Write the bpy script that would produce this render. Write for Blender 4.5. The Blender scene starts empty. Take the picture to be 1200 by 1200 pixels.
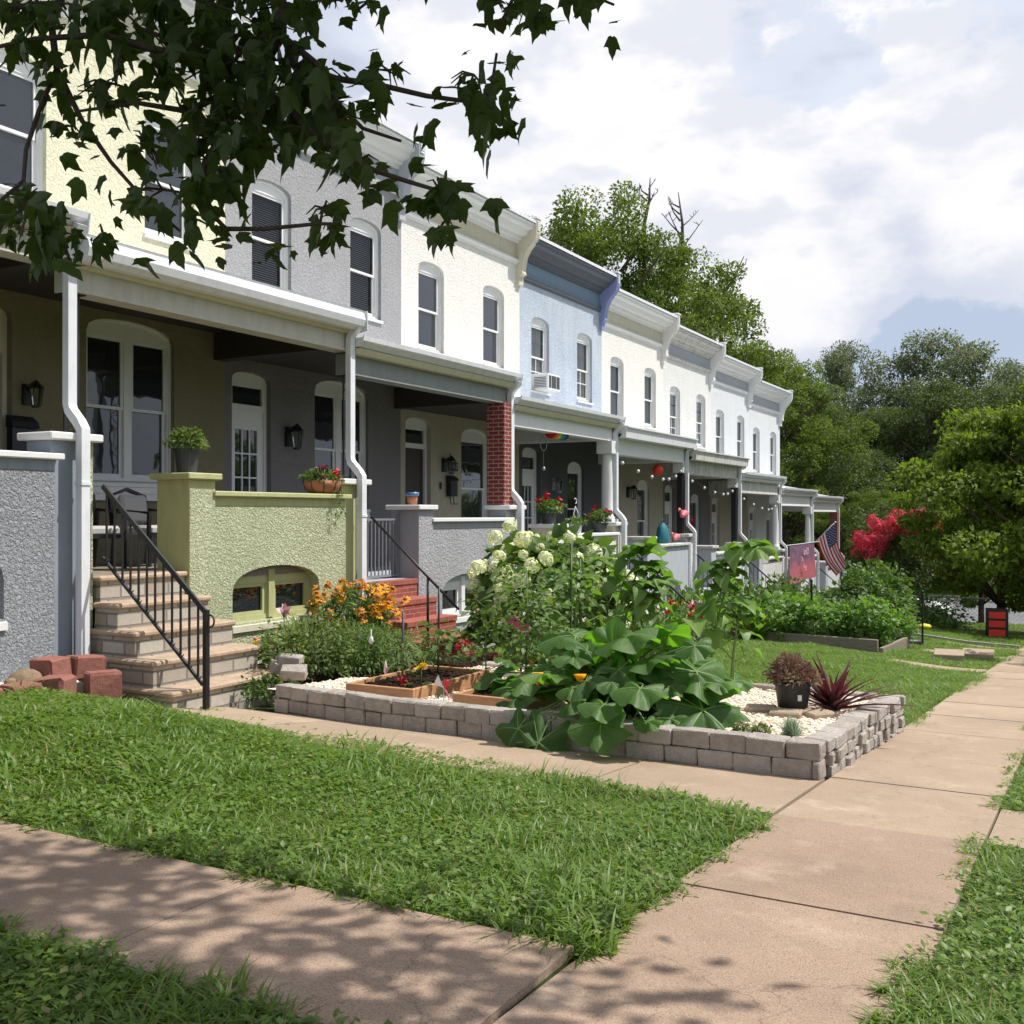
import bpy, math, random
import numpy as np
from mathutils import Vector, Matrix
from mathutils.geometry import tessellate_polygon

S = bpy.context.scene
COL = S.collection
random.seed(7)
RNG = np.random.default_rng(11)
rad = math.radians

# ------------------------------------------------------------------ camera
EYE, FPX, TH = 1.6, 1230.0, rad(29)
cam = bpy.data.cameras.new('camera')
cam.sensor_width = 36; cam.lens = 36 * FPX / 1200; cam.clip_start = .05; cam.clip_end = 3000
camo = bpy.data.objects.new('camera', cam); COL.objects.link(camo)
camo.location = (0, 0, EYE); camo.rotation_euler = (rad(90.14), 0, TH)
S.camera = camo

# ------------------------------------------------------------------ light
SUN = Vector((1, .72, 1.95)).normalized()
sl = bpy.data.lights.new('sun', 'SUN'); sl.energy = 4.6; sl.angle = rad(.55); sl.color = (1, .955, .89)
so = bpy.data.objects.new('sun', sl); COL.objects.link(so)
so.rotation_euler = SUN.to_track_quat('Z', 'Y').to_euler(); so.location = (10, 8, 30)
S.view_settings.view_transform = 'Standard'; S.view_settings.look = 'None'
S.view_settings.gamma = 1; S.view_settings.use_curve_mapping = False
S.view_settings.exposure = 0.28
S.cycles.use_denoising = True
S.cycles.max_bounces = 6; S.cycles.diffuse_bounces = 3; S.cycles.glossy_bounces = 3
S.cycles.transmission_bounces = 4; S.cycles.transparent_max_bounces = 8
S.cycles.caustics_reflective = False; S.cycles.caustics_refractive = False

def pdir(u, v):
    a = (u - 600) / FPX; b = (603 - v) / FPX
    return (-math.sin(TH) + a * math.cos(TH), math.cos(TH) + a * math.sin(TH), b)

world = bpy.data.worlds.new('World'); S.world = world; world.use_nodes = True
nt = world.node_tree; nt.nodes.clear()
def wn(t, **k):
    n = nt.nodes.new(t)
    for a, b in k.items(): setattr(n, a, b)
    return n
def wl(a, b): nt.links.new(a, b)
sky = wn('ShaderNodeTexSky'); sky.sky_type = 'NISHITA'; sky.sun_disc = False
sky.sun_elevation = math.asin(SUN.z); sky.sun_rotation = math.atan2(SUN.x, SUN.y)
sky.air_density = 1.0; sky.dust_density = 1.6; sky.ozone_density = 1.2
tc = wn('ShaderNodeTexCoord')
def wmath(op, a, b=None, clamp=False):
    n = wn('ShaderNodeMath', operation=op); n.use_clamp = clamp
    for i, x in enumerate((a, b)):
        if x is None: continue
        if isinstance(x, (int, float)): n.inputs[i].default_value = x
        else: wl(x, n.inputs[i])
    return n.outputs[0]
def wnoise(scale, detail, rough, off=(0, 0, 0), zs=1.6):
    mp = wn('ShaderNodeMapping'); mp.inputs['Scale'].default_value = (1, 1, zs); mp.inputs['Location'].default_value = off
    wl(tc.outputs['Generated'], mp.inputs['Vector'])
    n = wn('ShaderNodeTexNoise'); n.inputs['Scale'].default_value = scale
    n.inputs['Detail'].default_value = detail; n.inputs['Roughness'].default_value = rough
    wl(mp.outputs[0], n.inputs['Vector']); return n.outputs['Fac']
def blob(u, v, rdeg, soft=.55):
    d = Vector(pdir(u, v)).normalized()
    dp = wn('ShaderNodeVectorMath', operation='DOT_PRODUCT'); wl(tc.outputs['Generated'], dp.inputs[0]); dp.inputs[1].default_value = d
    mr = wn('ShaderNodeMapRange'); mr.interpolation_type = 'SMOOTHSTEP'
    mr.inputs['From Min'].default_value = math.cos(rad(rdeg)); mr.inputs['From Max'].default_value = math.cos(rad(rdeg * (1 - soft)))
    wl(dp.outputs['Value'], mr.inputs['Value']); return mr.outputs[0]
def smooth(x, a, b):
    mr = wn('ShaderNodeMapRange'); mr.interpolation_type = 'SMOOTHSTEP'
    mr.inputs['From Min'].default_value = a; mr.inputs['From Max'].default_value = b
    wl(x, mr.inputs['Value']); return mr.outputs[0]
n1 = wnoise(6.5, 10, .62, (1.7, .4, 2.2)); n2 = wnoise(13.0, 7, .55, (3, 1, 5)); n3 = wnoise(5.2, 7, .55, (7, 2, 1), 2.6)
bias = None; n4 = wnoise(9.0, 6, .5, (5, 8, 2), 2.2)
for (u, v, r, w) in [(600, 180, 11, .55), (780, 250, 9, .5), (880, 330, 7, .34), (1150, 220, 7, .4), (480, 100, 6, .3),
                     (1000, 60, 6, .12), (960, 330, 5, .35), (1180, 170, 5.5, .32), (1010, 200, 4, .15), (700, 60, 8, .45), (360, 60, 7, -.4), (890, 50, 5, -.16), (1120, 60, 4, .1)]:
    b = wmath('MULTIPLY', blob(u, v, r), w); bias = b if bias is None else wmath('ADD', bias, b)
dens = wmath('ADD', wmath('ADD', wmath('MULTIPLY', n1, 1.5), wmath('MULTIPLY', n2, .42)), bias)
cum = smooth(dens, 1.05, 1.17)                      # bright cumulus
veil = smooth(wmath('ADD', n3, wmath('MULTIPLY', bias, .25)), .28, .62)      # thin veil over the blue
core = smooth(dens, 1.2, 1.75)
sepn = wn('ShaderNodeSeparateXYZ'); wl(tc.outputs['Generated'], sepn.inputs[0])
low = smooth(sepn.outputs['Z'], .36, .06)          # clouds seen low show their grey bases
def mixc(fac, a, b):
    m = wn('ShaderNodeMix'); m.data_type = 'RGBA'
    wl(fac, m.inputs[0])
    for i, x in ((6, a), (7, b)):
        if isinstance(x, tuple): m.inputs[i].default_value = (*x, 1)
        else: wl(x, m.inputs[i])
    return m.outputs[2]
grey = wmath('MULTIPLY', smooth(wmath('ADD', n3, wmath('MULTIPLY', low, .22)), .45, .75), .95, True)
under = wmath('MULTIPLY', blob(1060, 420, 11, .8), .9)
grey2 = wmath('MAXIMUM', grey, under)
veilc = mixc(grey2, (9.3, 9.8, 11.0), (6.9, 7.6, 9.1))
sh = smooth(wmath('ADD', n4, wmath('MULTIPLY', n2, .45)), .66, .84)
cumc = mixc(wmath('MAXIMUM', wmath('MULTIPLY', grey2, wmath('SUBTRACT', 1.15, core), True), wmath('MULTIPLY', sh, .62)), (11.0, 10.85, 10.95), (7.2, 7.7, 9.0))
c1 = mixc(wmath('ADD', wmath('MULTIPLY', veil, .38), .56), sky.outputs[0], veilc)
c1 = mixc(under, c1, (5.4, 6.4, 8.2))
c2 = mixc(cum, c1, cumc)
bg = wn('ShaderNodeBackground'); bg.inputs['Strength'].default_value = .078
wl(c2, bg.inputs['Color'])
wo = wn('ShaderNodeOutputWorld'); wl(bg.outputs[0], wo.inputs['Surface'])

# ------------------------------------------------------------------ pixel -> place helpers
def D(u, v, d):
    x, y, z = pdir(u, v); return Vector((x * d, y * d, EYE + z * d))
def onX(u, v, X):
    x, y, z = pdir(u, v); return D(u, v, X / x)
def onZ(u, v, Z):
    x, y, z = pdir(u, v); return D(u, v, (Z - EYE) / z)
def ss(x, a, b):
    t = min(1, max(0, (x - a) / (b - a))); return t * t * (3 - 2 * t)
def ground(x, y):
    z = -.07 * max(0, min(y, 41) - 3.5)
    z -= .75 * ss(y, 43, 52)
    z += .25 * ss(-x, 3.0, 7.2) * ss(y, 3.5, 4.8) * (1 - ss(y, 5.6, 6.6))
    z += .22 * ss(-x, 1.9, 5.0) * ss(y, 11.5, 13) * (1 - ss(y, 36, 41))
    return z
def bedz(y): return -.04 - .045 * (y - 7.5)
def onG(u, v, off=0, f=ground):
    x, y, z = pdir(u, v); d = 5
    for _ in range(60):
        h = f(x * d, y * d) + off; nd = (h - EYE) / z; d = d * .5 + max(.5, min(nd, 90)) * .5
    return Vector((x * d, y * d, EYE + z * d))
def onBed(u, v, off=0): return onG(u, v, off, lambda x, y: bedz(y))

# ------------------------------------------------------------------ objects
def link(o): COL.objects.link(o); return o
def tag(o, label=None, cat=None, group=None, kind=None):
    for k, val in (('label', label), ('category', cat), ('group', group), ('kind', kind)):
        if val: o[k] = val
    return o
def thing(name, label, cat, loc=(0, 0, 0), group=None, rz=0):
    o = bpy.data.objects.new(name, None); o.empty_display_size = .2; o.location = loc; o.rotation_euler[2] = rz
    return link(tag(o, label, cat, group))
def copytree(o, parent=None):
    c = o.copy(); link(c); c.parent = parent
    for ch in list(o.children): copytree(ch, c)
    return c

class MB:
    """collects shapes in world coordinates and links them as one mesh object"""
    def __init__(s): s.v = []; s.f = []; s.m = []; s.sm = []
    def add(s, V, Fc, mi=0, smooth=False):
        n = len(s.v); s.v += [tuple(p) for p in V]; s.f += [tuple(i + n for i in f) for f in Fc]
        s.m += [mi] * len(Fc); s.sm += [smooth] * len(Fc); return s
    def box(s, x0, x1, y0, y1, z0, z1, mi=0):
        return s.add([(x0, y0, z0), (x1, y0, z0), (x1, y1, z0), (x0, y1, z0), (x0, y0, z1), (x1, y0, z1), (x1, y1, z1), (x0, y1, z1)],
                     [(3, 2, 1, 0), (4, 5, 6, 7), (0, 1, 5, 4), (1, 2, 6, 5), (2, 3, 7, 6), (3, 0, 4, 7)], mi)
    def rbox(s, c, size, rz=0, rx=0, ry=0, mi=0, bev=0, jit=0):
        """box centred at c, bevelled edges when bev > 0"""
        M = Matrix.Rotation(rz, 3, 'Z') @ Matrix.Rotation(ry, 3, 'Y') @ Matrix.Rotation(rx, 3, 'X')
        h = Vector(size) / 2; c = Vector(c)
        if bev <= 0:
            P = [c + M @ Vector((sx * h.x, sy * h.y, sz * h.z)) for sz in (-1, 1) for sy in (-1, 1) for sx in (-1, 1)]
            return s.add(P, [(0, 2, 3, 1), (4, 5, 7, 6), (0, 1, 5, 4), (1, 3, 7, 5), (3, 2, 6, 7), (2, 0, 4, 6)], mi)
        P = []; idx = {}
        for sx in (-1, 1):
            for sy in (-1, 1):
                for sz in (-1, 1):
                    for ax in range(3):
                        q = [h.x - bev, h.y - bev, h.z - bev]; q[ax] += bev
                        idx[(sx, sy, sz, ax)] = len(P); P.append(c + M @ Vector((sx * q[0] + random.uniform(-jit, jit), sy * q[1] + random.uniform(-jit, jit), sz * q[2] + random.uniform(-jit, jit))))
        g = lambda a, b, cc, ax: idx[(a, b, cc, ax)]
        Fc = []
        for t in (-1, 1):
            Fc.append((g(t, -1, -1, 0), g(t, 1, -1, 0), g(t, 1, 1, 0), g(t, -1, 1, 0)))
            Fc.append((g(-1, t, -1, 1), g(1, t, -1, 1), g(1, t, 1, 1), g(-1, t, 1, 1)))
            Fc.append((g(-1, -1, t, 2), g(1, -1, t, 2), g(1, 1, t, 2), g(-1, 1, t, 2)))
        for a in (-1, 1):
            for b in (-1, 1):
                Fc.append((g(-1, a, b, 1), g(1, a, b, 1), g(1, a, b, 2), g(-1, a, b, 2)))
                Fc.append((g(a, -1, b, 0), g(a, 1, b, 0), g(a, 1, b, 2), g(a, -1, b, 2)))
                Fc.append((g(a, b, -1, 0), g(a, b, 1, 0), g(a, b, 1, 1), g(a, b, -1, 1)))
                for d in (-1, 1): Fc.append((g(a, b, d, 0), g(a, b, d, 1), g(a, b, d, 2)))
        return s.add(P, Fc, mi)
    def prism(s, pts, y0, y1, mi=0):
        """(x,z) polygon extruded along y"""
        n = len(pts); V = [(x, y0, z) for x, z in pts] + [(x, y1, z) for x, z in pts]
        return s.add(V, [tuple(range(n)), tuple(range(2 * n - 1, n - 1, -1))] + [(i, i + n, (i + 1) % n + n, (i + 1) % n) for i in range(n)], mi)
    def vprism(s, pts, z0, z1, mi=0):
        """(x,y) polygon extruded up"""
        n = len(pts); V = [(x, y, z0) for x, y in pts] + [(x, y, z1) for x, y in pts]
        return s.add(V, [tuple(range(n)), tuple(range(2 * n - 1, n - 1, -1))] + [(i, i + n, (i + 1) % n + n, (i + 1) % n) for i in range(n)], mi)
    def tube(s, pts, r, n=8, mi=0, cap=True, sq=None, smooth=True):
        """tube through pts; r number or list; sq=(w,h) for a rectangular section"""
        pts = [Vector(p) for p in pts]; rr = r if isinstance(r, (list, tuple)) else [r] * len(pts)
        V = []; prev = None
        k = 4 if sq else n
        for i, p in enumerate(pts):
            t = (pts[min(i + 1, len(pts) - 1)] - pts[max(i - 1, 0)]).normalized()
            if prev is None:
                ref = Vector((1, 0, 0)) if abs(t.x) < .9 else Vector((0, 1, 0))
                a = (ref - t * ref.dot(t)).normalized()
            else: a = (prev - t * prev.dot(t)).normalized()
            prev = a; b = t.cross(a)
            for j in range(k):
                if sq:
                    sx, sy = [(-1, -1), (1, -1), (1, 1), (-1, 1)][j]; V.append(p + a * sx * sq[0] / 2 + b * sy * sq[1] / 2)
                else:
                    an = 2 * math.pi * j / k; V.append(p + (a * math.cos(an) + b * math.sin(an)) * rr[i])
        Fc = [(i * k + j, i * k + (j + 1) % k, (i + 1) * k + (j + 1) % k, (i + 1) * k + j) for i in range(len(pts) - 1) for j in range(k)]
        s.add(V, Fc, mi, smooth and not sq)
        if cap:
            m = len(s.v) - len(V)
            s.f += [tuple(m + j for j in range(k))[::-1], tuple(m + (len(pts) - 1) * k + j for j in range(k))]; s.m += [mi] * 2; s.sm += [False] * 2
        return s
    def lathe(s, c, prof, n=16, mi=0, smooth=True, sx=1, sy=1):
        V = []
        for r, z in prof:
            for j in range(n):
                a = 2 * math.pi * j / n; V.append((c[0] + sx * r * math.cos(a), c[1] + sy * r * math.sin(a), c[2] + z))
        m = len(prof)
        s.add(V, [(i * n + j, i * n + (j + 1) % n, (i + 1) * n + (j + 1) % n, (i + 1) * n + j) for i in range(m - 1) for j in range(n)], mi, smooth)
        b = len(s.v) - len(V); s.f += [tuple(b + j for j in range(n))[::-1], tuple(b + (m - 1) * n + j for j in range(n))]; s.m += [mi] * 2; s.sm += [False] * 2
        return s
    def plate(s, outer, holes, x, depth, mi=0):
        """flat plate in the y-z plane at x with holes; reveals run back by depth; rim too"""
        loops = [outer] + holes
        polys = [[Vector((y, z, 0)) for y, z in L] for L in loops]
        tris = tessellate_polygon(polys)
        flat = [(x, y, z) for L in loops for y, z in L]
        s.add(flat, tris, mi)
        for L in loops:
            n = len(L); V = [(x, y, z) for y, z in L] + [(x - depth, y, z) for y, z in L]
            s.add(V, [(i, (i + 1) % n, (i + 1) % n + n, i + n) for i in range(n)], mi)
        return s
    def build(s, name, mats, parent=None, base=None):
        if not isinstance(mats, (list, tuple)): mats = [mats]
        off = Vector((0, 0, 0)); p = parent
        if p is not None:
            while p is not None: off += Vector(p.location); p = p.parent
        elif base is not None: off = Vector(base)
        me = bpy.data.meshes.new(name)
        me.from_pydata([(a - off.x, b - off.y, c - off.z) for a, b, c in s.v], [], s.f)
        for m in mats: me.materials.append(m)
        me.polygons.foreach_set('material_index', s.m); me.polygons.foreach_set('use_smooth', s.sm); me.update()
        o = bpy.data.objects.new(name, me); link(o)
        if parent is not None: o.parent = parent
        elif base is not None: o.location = off
        return o

def npobj(name, V, Fq, mat, parent=None, base=None, smooth=False):
    """one mesh object out of numpy arrays: V (n,3) world coordinates, Fq (m,k)"""
    off = np.zeros(3); p = parent
    if p is not None:
        while p is not None: off += np.array(p.location); p = p.parent
    elif base is not None: off = np.array(base, float)
    V = np.asarray(V, np.float32) - off.astype(np.float32); Fq = np.asarray(Fq, np.int32); m, k = Fq.shape
    me = bpy.data.meshes.new(name)
    me.vertices.add(len(V)); me.vertices.foreach_set('co', V.ravel())
    me.loops.add(m * k); me.loops.foreach_set('vertex_index', Fq.ravel())
    me.polygons.add(m); me.polygons.foreach_set('loop_start', np.arange(0, m * k, k, dtype=np.int32))
    try: me.polygons.foreach_set('loop_total', np.full(m, k, np.int32))
    except Exception: pass
    if smooth: me.polygons.foreach_set('use_smooth', np.ones(m, bool))
    me.update(calc_edges=True); me.materials.append(mat)
    o = bpy.data.objects.new(name, me); link(o)
    if parent is not None: o.parent = parent
    elif base is not None: o.location = off
    return o
def nrm(a): return a / np.maximum(1e-9, np.linalg.norm(a, axis=-1, keepdims=True))
def frames(axis, up):
    """rotation matrices with local +Y along axis and +Z near up"""
    y = nrm(np.asarray(axis, float)); x = nrm(np.cross(y, up)); z = np.cross(x, y)
    return np.stack([x, y, z], -1)
def scatter(T, pos, R, sc):
    V, Fc = T; V = np.asarray(V, float); Fc = np.asarray(Fc); n = len(pos)
    sc = np.broadcast_to(np.asarray(sc, float), (n,)) if np.ndim(sc) < 2 else sc
    P = np.einsum('nij,vj->nvi', R, V) * (sc[:, None, None] if sc.ndim == 1 else sc[:, None, :]) + np.asarray(pos)[:, None, :]
    G = Fc[None] + (np.arange(n) * len(V))[:, None, None]
    return P.reshape(-1, 3), G.reshape(-1, Fc.shape[1])
def join(parts):
    V = []; Fc = []; n = 0
    for v, f in parts: V.append(v); Fc.append(f + n); n += len(v)
    return np.concatenate(V), np.concatenate(Fc)
def rdirs(n, zmin=-1, zmax=1):
    z = RNG.uniform(zmin, zmax, n); a = RNG.uniform(0, 2 * np.pi, n); r = np.sqrt(1 - z * z)
    return np.stack([r * np.cos(a), r * np.sin(a), z], -1)
# ------------------------------------------------------------------ materials
MATS = {}
def M_(name): 
    m = bpy.data.materials.new(name); m.use_nodes = True; t = m.node_tree; t.nodes.clear()
    return m, t
class NT:
    def __init__(s, name):
        s.m, s.t = M_(name); s.out = s.n('ShaderNodeOutputMaterial'); s.tc = s.n('ShaderNodeTexCoord')
    def n(s, ty, **k):
        x = s.t.nodes.new(ty)
        for a, b in k.items(): setattr(x, a, b)
        return x
    def l(s, a, b): s.t.links.new(a, b)
    def noise(s, scale, detail=4, rough=.55, vec=None, dist=0, out='Fac'):
        x = s.n('ShaderNodeTexNoise'); x.inputs['Scale'].default_value = scale; x.inputs['Detail'].default_value = detail
        x.inputs['Roughness'].default_value = rough; x.inputs['Distortion'].default_value = dist
        s.l(vec if vec else s.tc.outputs['Object'], x.inputs['Vector']); return x.outputs[out]
    def vor(s, scale, feat='F1', vec=None, out='Distance'):
        x = s.n('ShaderNodeTexVoronoi'); x.feature = feat; x.inputs['Scale'].default_value = scale
        s.l(vec if vec else s.tc.outputs['Object'], x.inputs['Vector']); return x.outputs[out]
    def ramp(s, fac, stops, interp='LINEAR'):
        x = s.n('ShaderNodeValToRGB'); x.color_ramp.interpolation = interp; e = x.color_ramp.elements
        while len(e) < len(stops): e.new(.5)
        for i, (p, c) in enumerate(stops): e[i].position = p; e[i].color = (*c, 1) if isinstance(c, tuple) else (c, c, c, 1)
        s.l(fac, x.inputs[0]); return x.outputs[0]
    def math(s, op, a, b=0, clamp=False):
        x = s.n('ShaderNodeMath', operation=op); x.use_clamp = clamp
        for i, q in enumerate((a, b)):
            if isinstance(q, (int, float)): x.inputs[i].default_value = q
            else: s.l(q, x.inputs[i])
        return x.outputs[0]
    def mix(s, fac, a, b, blend='MIX'):
        x = s.n('ShaderNodeMix'); x.data_type = 'RGBA'; x.blend_type = blend
        if isinstance(fac, (int, float)): x.inputs[0].default_value = fac
        else: s.l(fac, x.inputs[0])
        for i, q in ((6, a), (7, b)):
            if isinstance(q, tuple): x.inputs[i].default_value = (*q, 1)
            else: s.l(q, x.inputs[i])
        return x.outputs[2]
    def bump(s, h, dist, strength=1, prev=None):
        x = s.n('ShaderNodeBump'); x.inputs['Distance'].default_value = dist; x.inputs['Strength'].default_value = strength
        s.l(h, x.inputs['Height'])
        if prev: s.l(prev, x.inputs['Normal'])
        return x.outputs[0]
    def bsdf(s, col, rough=.6, metal=0, spec=.5, nrm=None, final=True):
        x = s.n('ShaderNodeBsdfPrincipled')
        for key, q in (('Base Color', col), ('Roughness', rough), ('Metallic', metal), ('Specular IOR Level', spec)):
            if isinstance(q, tuple): x.inputs[key].default_value = (*q, 1)
            elif isinstance(q, (int, float)): x.inputs[key].default_value = q
            else: s.l(q, x.inputs[key])
        if nrm: s.l(nrm, x.inputs['Normal'])
        if final: s.l(x.outputs[0], s.out.inputs[0])
        return x
def sc(c, k): return tuple(min(1, x * k) for x in c)

def stucco(name, c, scale=15, dist=.012, stain=.25, dark=None):
    n = NT(name); o = n.tc.outputs['Object']
    h1 = n.noise(scale, 3, .6, dist=1.2); v = n.vor(scale * 1.5, 'SMOOTH_F1')
    h2 = n.noise(scale * 5, 3, .6)
    h = n.math('ADD', n.math('MULTIPLY', n.ramp(h1, [(.4, 0.), (.62, 1.)]), .8), n.math('MULTIPLY', v, .5))
    h = n.math('ADD', h, n.math('MULTIPLY', h2, .18))
    big = n.noise(.9, 5, .6); st = n.noise(3.5, 6, .7)
    mp = n.n('ShaderNodeMapping'); mp.inputs['Scale'].default_value = (3.5, 3.5, .35); n.l(o, mp.inputs['Vector'])
    drip = n.noise(1.4, 5, .6, vec=mp.outputs[0])
    f = n.math('MULTIPLY', n.ramp(n.math('ADD', n.math('MULTIPLY', big, .45), n.math('ADD', n.math('MULTIPLY', st, .2), n.math('MULTIPLY', drip, .35))), [(.42, 0.), (.68, 1.)]), stain)
    col = n.mix(f, c, dark if dark else sc(c, .62))
    n.bsdf(col, .93, spec=.25, nrm=n.bump(h, dist, 1)); return n.m
def paint(name, c, rough=.45, stain=.18, bump=.0015, dark=None, spec=.4):
    n = NT(name); o = n.tc.outputs['Object']
    mp = n.n('ShaderNodeMapping'); mp.inputs['Scale'].default_value = (4, 4, 1.2); n.l(o, mp.inputs['Vector'])
    f = n.math('MULTIPLY', n.ramp(n.noise(2.2, 7, .68, vec=mp.outputs[0]), [(.45, 0.), (.72, 1.)]), stain)
    h = n.noise(38, 4, .6)
    n.bsdf(n.mix(f, c, dark if dark else sc(c, .5)), rough, spec=spec, nrm=n.bump(h, bump, .8)); return n.m
def plain(name, c, rough=.5, metal=0, spec=.5):
    n = NT(name); n.bsdf(n.mix(n.math('MULTIPLY', n.noise(9, 4), .35), c, sc(c, .7)), rough, metal, spec); return n.m
def boxmap(n):
    g = n.n('ShaderNodeNewGeometry'); a = n.n('ShaderNodeVectorMath', operation='ABSOLUTE'); n.l(g.outputs['True Normal'], a.inputs[0])
    s = n.n('ShaderNodeSeparateXYZ'); n.l(a.outputs[0], s.inputs[0]); p = n.n('ShaderNodeSeparateXYZ'); n.l(n.tc.outputs['Object'], p.inputs[0])
    isx = n.math('GREATER_THAN', s.outputs[0], .7); isz = n.math('GREATER_THAN', s.outputs[2], .7)
    def cmb(x, y): 
        c = n.n('ShaderNodeCombineXYZ'); n.l(x, c.inputs[0]); n.l(y, c.inputs[1]); return c.outputs[0]
    X, Y, Z = p.outputs
    def vm(f, a, b):
        m = n.n('ShaderNodeMix'); m.data_type = 'VECTOR'; n.l(f, m.inputs[0]); n.l(a, m.inputs[4]); n.l(b, m.inputs[5]); return m.outputs[1]
    return vm(isz, vm(isx, cmb(X, Z), cmb(Y, Z)), cmb(Y, X))
def brick(name, c1, c2, mortar, w=.2, h=.068, mw=.011, rough=.85, bump=.006):
    n = NT(name); vec = boxmap(n)
    b = n.n('ShaderNodeTexBrick'); n.l(vec, b.inputs['Vector']); b.inputs['Scale'].default_value = 1
    b.inputs['Brick Width'].default_value = w; b.inputs['Row Height'].default_value = h; b.inputs['Mortar Size'].default_value = mw
    b.inputs['Mortar Smooth'].default_value = .3
    b.inputs['Color1'].default_value = (*c1, 1); b.inputs['Color2'].default_value = (*c2, 1); b.inputs['Mortar'].default_value = (*mortar, 1)
    col = n.mix(n.ramp(n.noise(26, 5, .7), [(.35, 0.), (.8, .55)]), b.outputs['Color'], sc(c1, .55))
    hh = n.math('ADD', n.math('MULTIPLY', b.outputs['Fac'], -1), n.math('MULTIPLY', n.noise(60, 4), .35))
    n.bsdf(col, rough, spec=.25, nrm=n.bump(hh, bump, 1)); return n.m
def concrete(name, c, c2, speck=(.6, .52, .42), scale=1, bump=.003):
    n = NT(name)
    a = n.noise(1.3, 7, .65); b = n.noise(150 * scale, 2, .5); d = n.vor(95 * scale)
    g = n.n('ShaderNodeNewGeometry'); col = n.mix(n.ramp(a, [(.3, 0.), (.72, 1.)]), c, c2)
    col = n.mix(n.math('MULTIPLY', g.outputs['Random Per Island'], .45), col, sc(c2, .72))
    dv = n.n('ShaderNodeVectorMath', operation='ADD'); n.l(n.tc.outputs['Object'], dv.inputs[0]); n.l(n.noise(1.6, 5, .6, out='Color'), dv.inputs[1])
    cr = n.vor(.42, 'DISTANCE_TO_EDGE', vec=dv.outputs[0]); col = n.mix(n.ramp(cr, [(.0006, .45), (.0022, 0.)]), col, sc(c, .25))
    col = n.mix(n.ramp(d, [(.10, .7), (.22, 0.)]), col, speck)
    col = n.mix(n.ramp(b, [(.36, .6), (.5, 0.)]), col, sc(c, .45))
    st = n.noise(.55, 8, .75); col = n.mix(n.ramp(st, [(.47, 0.), (.68, .5)]), col, sc(c, .5)); s2 = n.noise(2.7, 7, .7); col = n.mix(n.ramp(s2, [(.55, 0.), (.72, .35)]), col, sc(speck, 1.0))
    n.bsdf(col, .92, spec=.25, nrm=n.bump(n.math('ADD', b, n.math('MULTIPLY', a, .5)), bump, 1)); return n.m
def stone(name, c, c2, dark, scale=9, bump=.008, island=True):
    n = NT(name)
    g = n.n('ShaderNodeNewGeometry')
    a = n.noise(scale, 8, .7); col = n.mix(n.ramp(a, [(.32, 0.), (.7, 1.)]), c, c2)
    if island: col = n.mix(n.math('MULTIPLY', g.outputs['Random Per Island'], .6), col, dark)
    col = n.mix(n.ramp(n.noise(scale * 4, 5, .7), [(.5, 0.), (.75, .5)]), col, sc(dark, .6))
    n.bsdf(col, .95, spec=.2, nrm=n.bump(n.math('ADD', a, n.math('MULTIPLY', n.noise(scale * 6, 4), .4)), bump, 1)); return n.m
def leafmat(name, c, c2, trans=.35, rough=.5, spec=.35, island=.9, tcol=None, ns=3, dry=False):
    n = NT(name); g = n.n('ShaderNodeNewGeometry')
    f = n.math('ADD', n.math('MULTIPLY', g.outputs['Random Per Island'], island * .7), n.math('MULTIPLY', n.noise(ns, 4), .5 * (1 if island else 2)), True)
    col = n.mix(f, c, c2)
    if dry: col = n.mix(n.ramp(g.outputs['Random Per Island'], [(.945, 0.), (.95, .8)], 'CONSTANT'), col, (.30, .25, .12))
    p = n.bsdf(col, rough, spec=spec, nrm=n.bump(n.noise(28, 3, .6), .006, .8) if ns == 9 else None, final=False)
    tr = n.n('ShaderNodeBsdfTranslucent'); n.l(n.mix(1., col, tcol if tcol else (1.45, 1.55, .6), 'MULTIPLY'), tr.inputs[0])
    ms = n.n('ShaderNodeMixShader'); ms.inputs[0].default_value = trans; n.l(p.outputs[0], ms.inputs[1]); n.l(tr.outputs[0], ms.inputs[2])
    n.l(ms.outputs[0], n.out.inputs[0]); return n.m
def glass(name, tint=.35, base=(.022, .025, .030)):
    n = NT(name); gl = n.n('ShaderNodeBsdfGlossy'); gl.inputs['Roughness'].default_value = .03
    lw = n.n('ShaderNodeFresnel'); lw.inputs[0].default_value = 1.5
    wob = n.bump(n.noise(2.2, 2), .02, .25); n.l(wob, gl.inputs['Normal'])
    if tint: a = n.n('ShaderNodeBsdfTransparent'); a.inputs[0].default_value = (tint, tint, tint, 1)
    else: a = n.n('ShaderNodeBsdfDiffuse'); a.inputs[0].default_value = (*base, 1)
    ms = n.n('ShaderNodeMixShader'); n.l(n.math('MULTIPLY', lw.outputs[0], .9 if tint else 2.3, True), ms.inputs[0]); n.l(a.outputs[0], ms.inputs[1]); n.l(gl.outputs[0], ms.inputs[2])
    n.l(ms.outputs[0], n.out.inputs[0]); return n.m
def wood(name, c, c2):
    n = NT(name); mp = n.n('ShaderNodeMapping'); mp.inputs['Scale'].default_value = (3, 3, 26); n.l(n.tc.outputs['Object'], mp.inputs['Vector'])
    a = n.noise(3, 6, .65, vec=mp.outputs[0]); n.bsdf(n.mix(n.ramp(a, [(.35, 0.), (.7, 1.)]), c, c2), .8, spec=.2, nrm=n.bump(a, .003, .8)); return n.m

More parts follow.
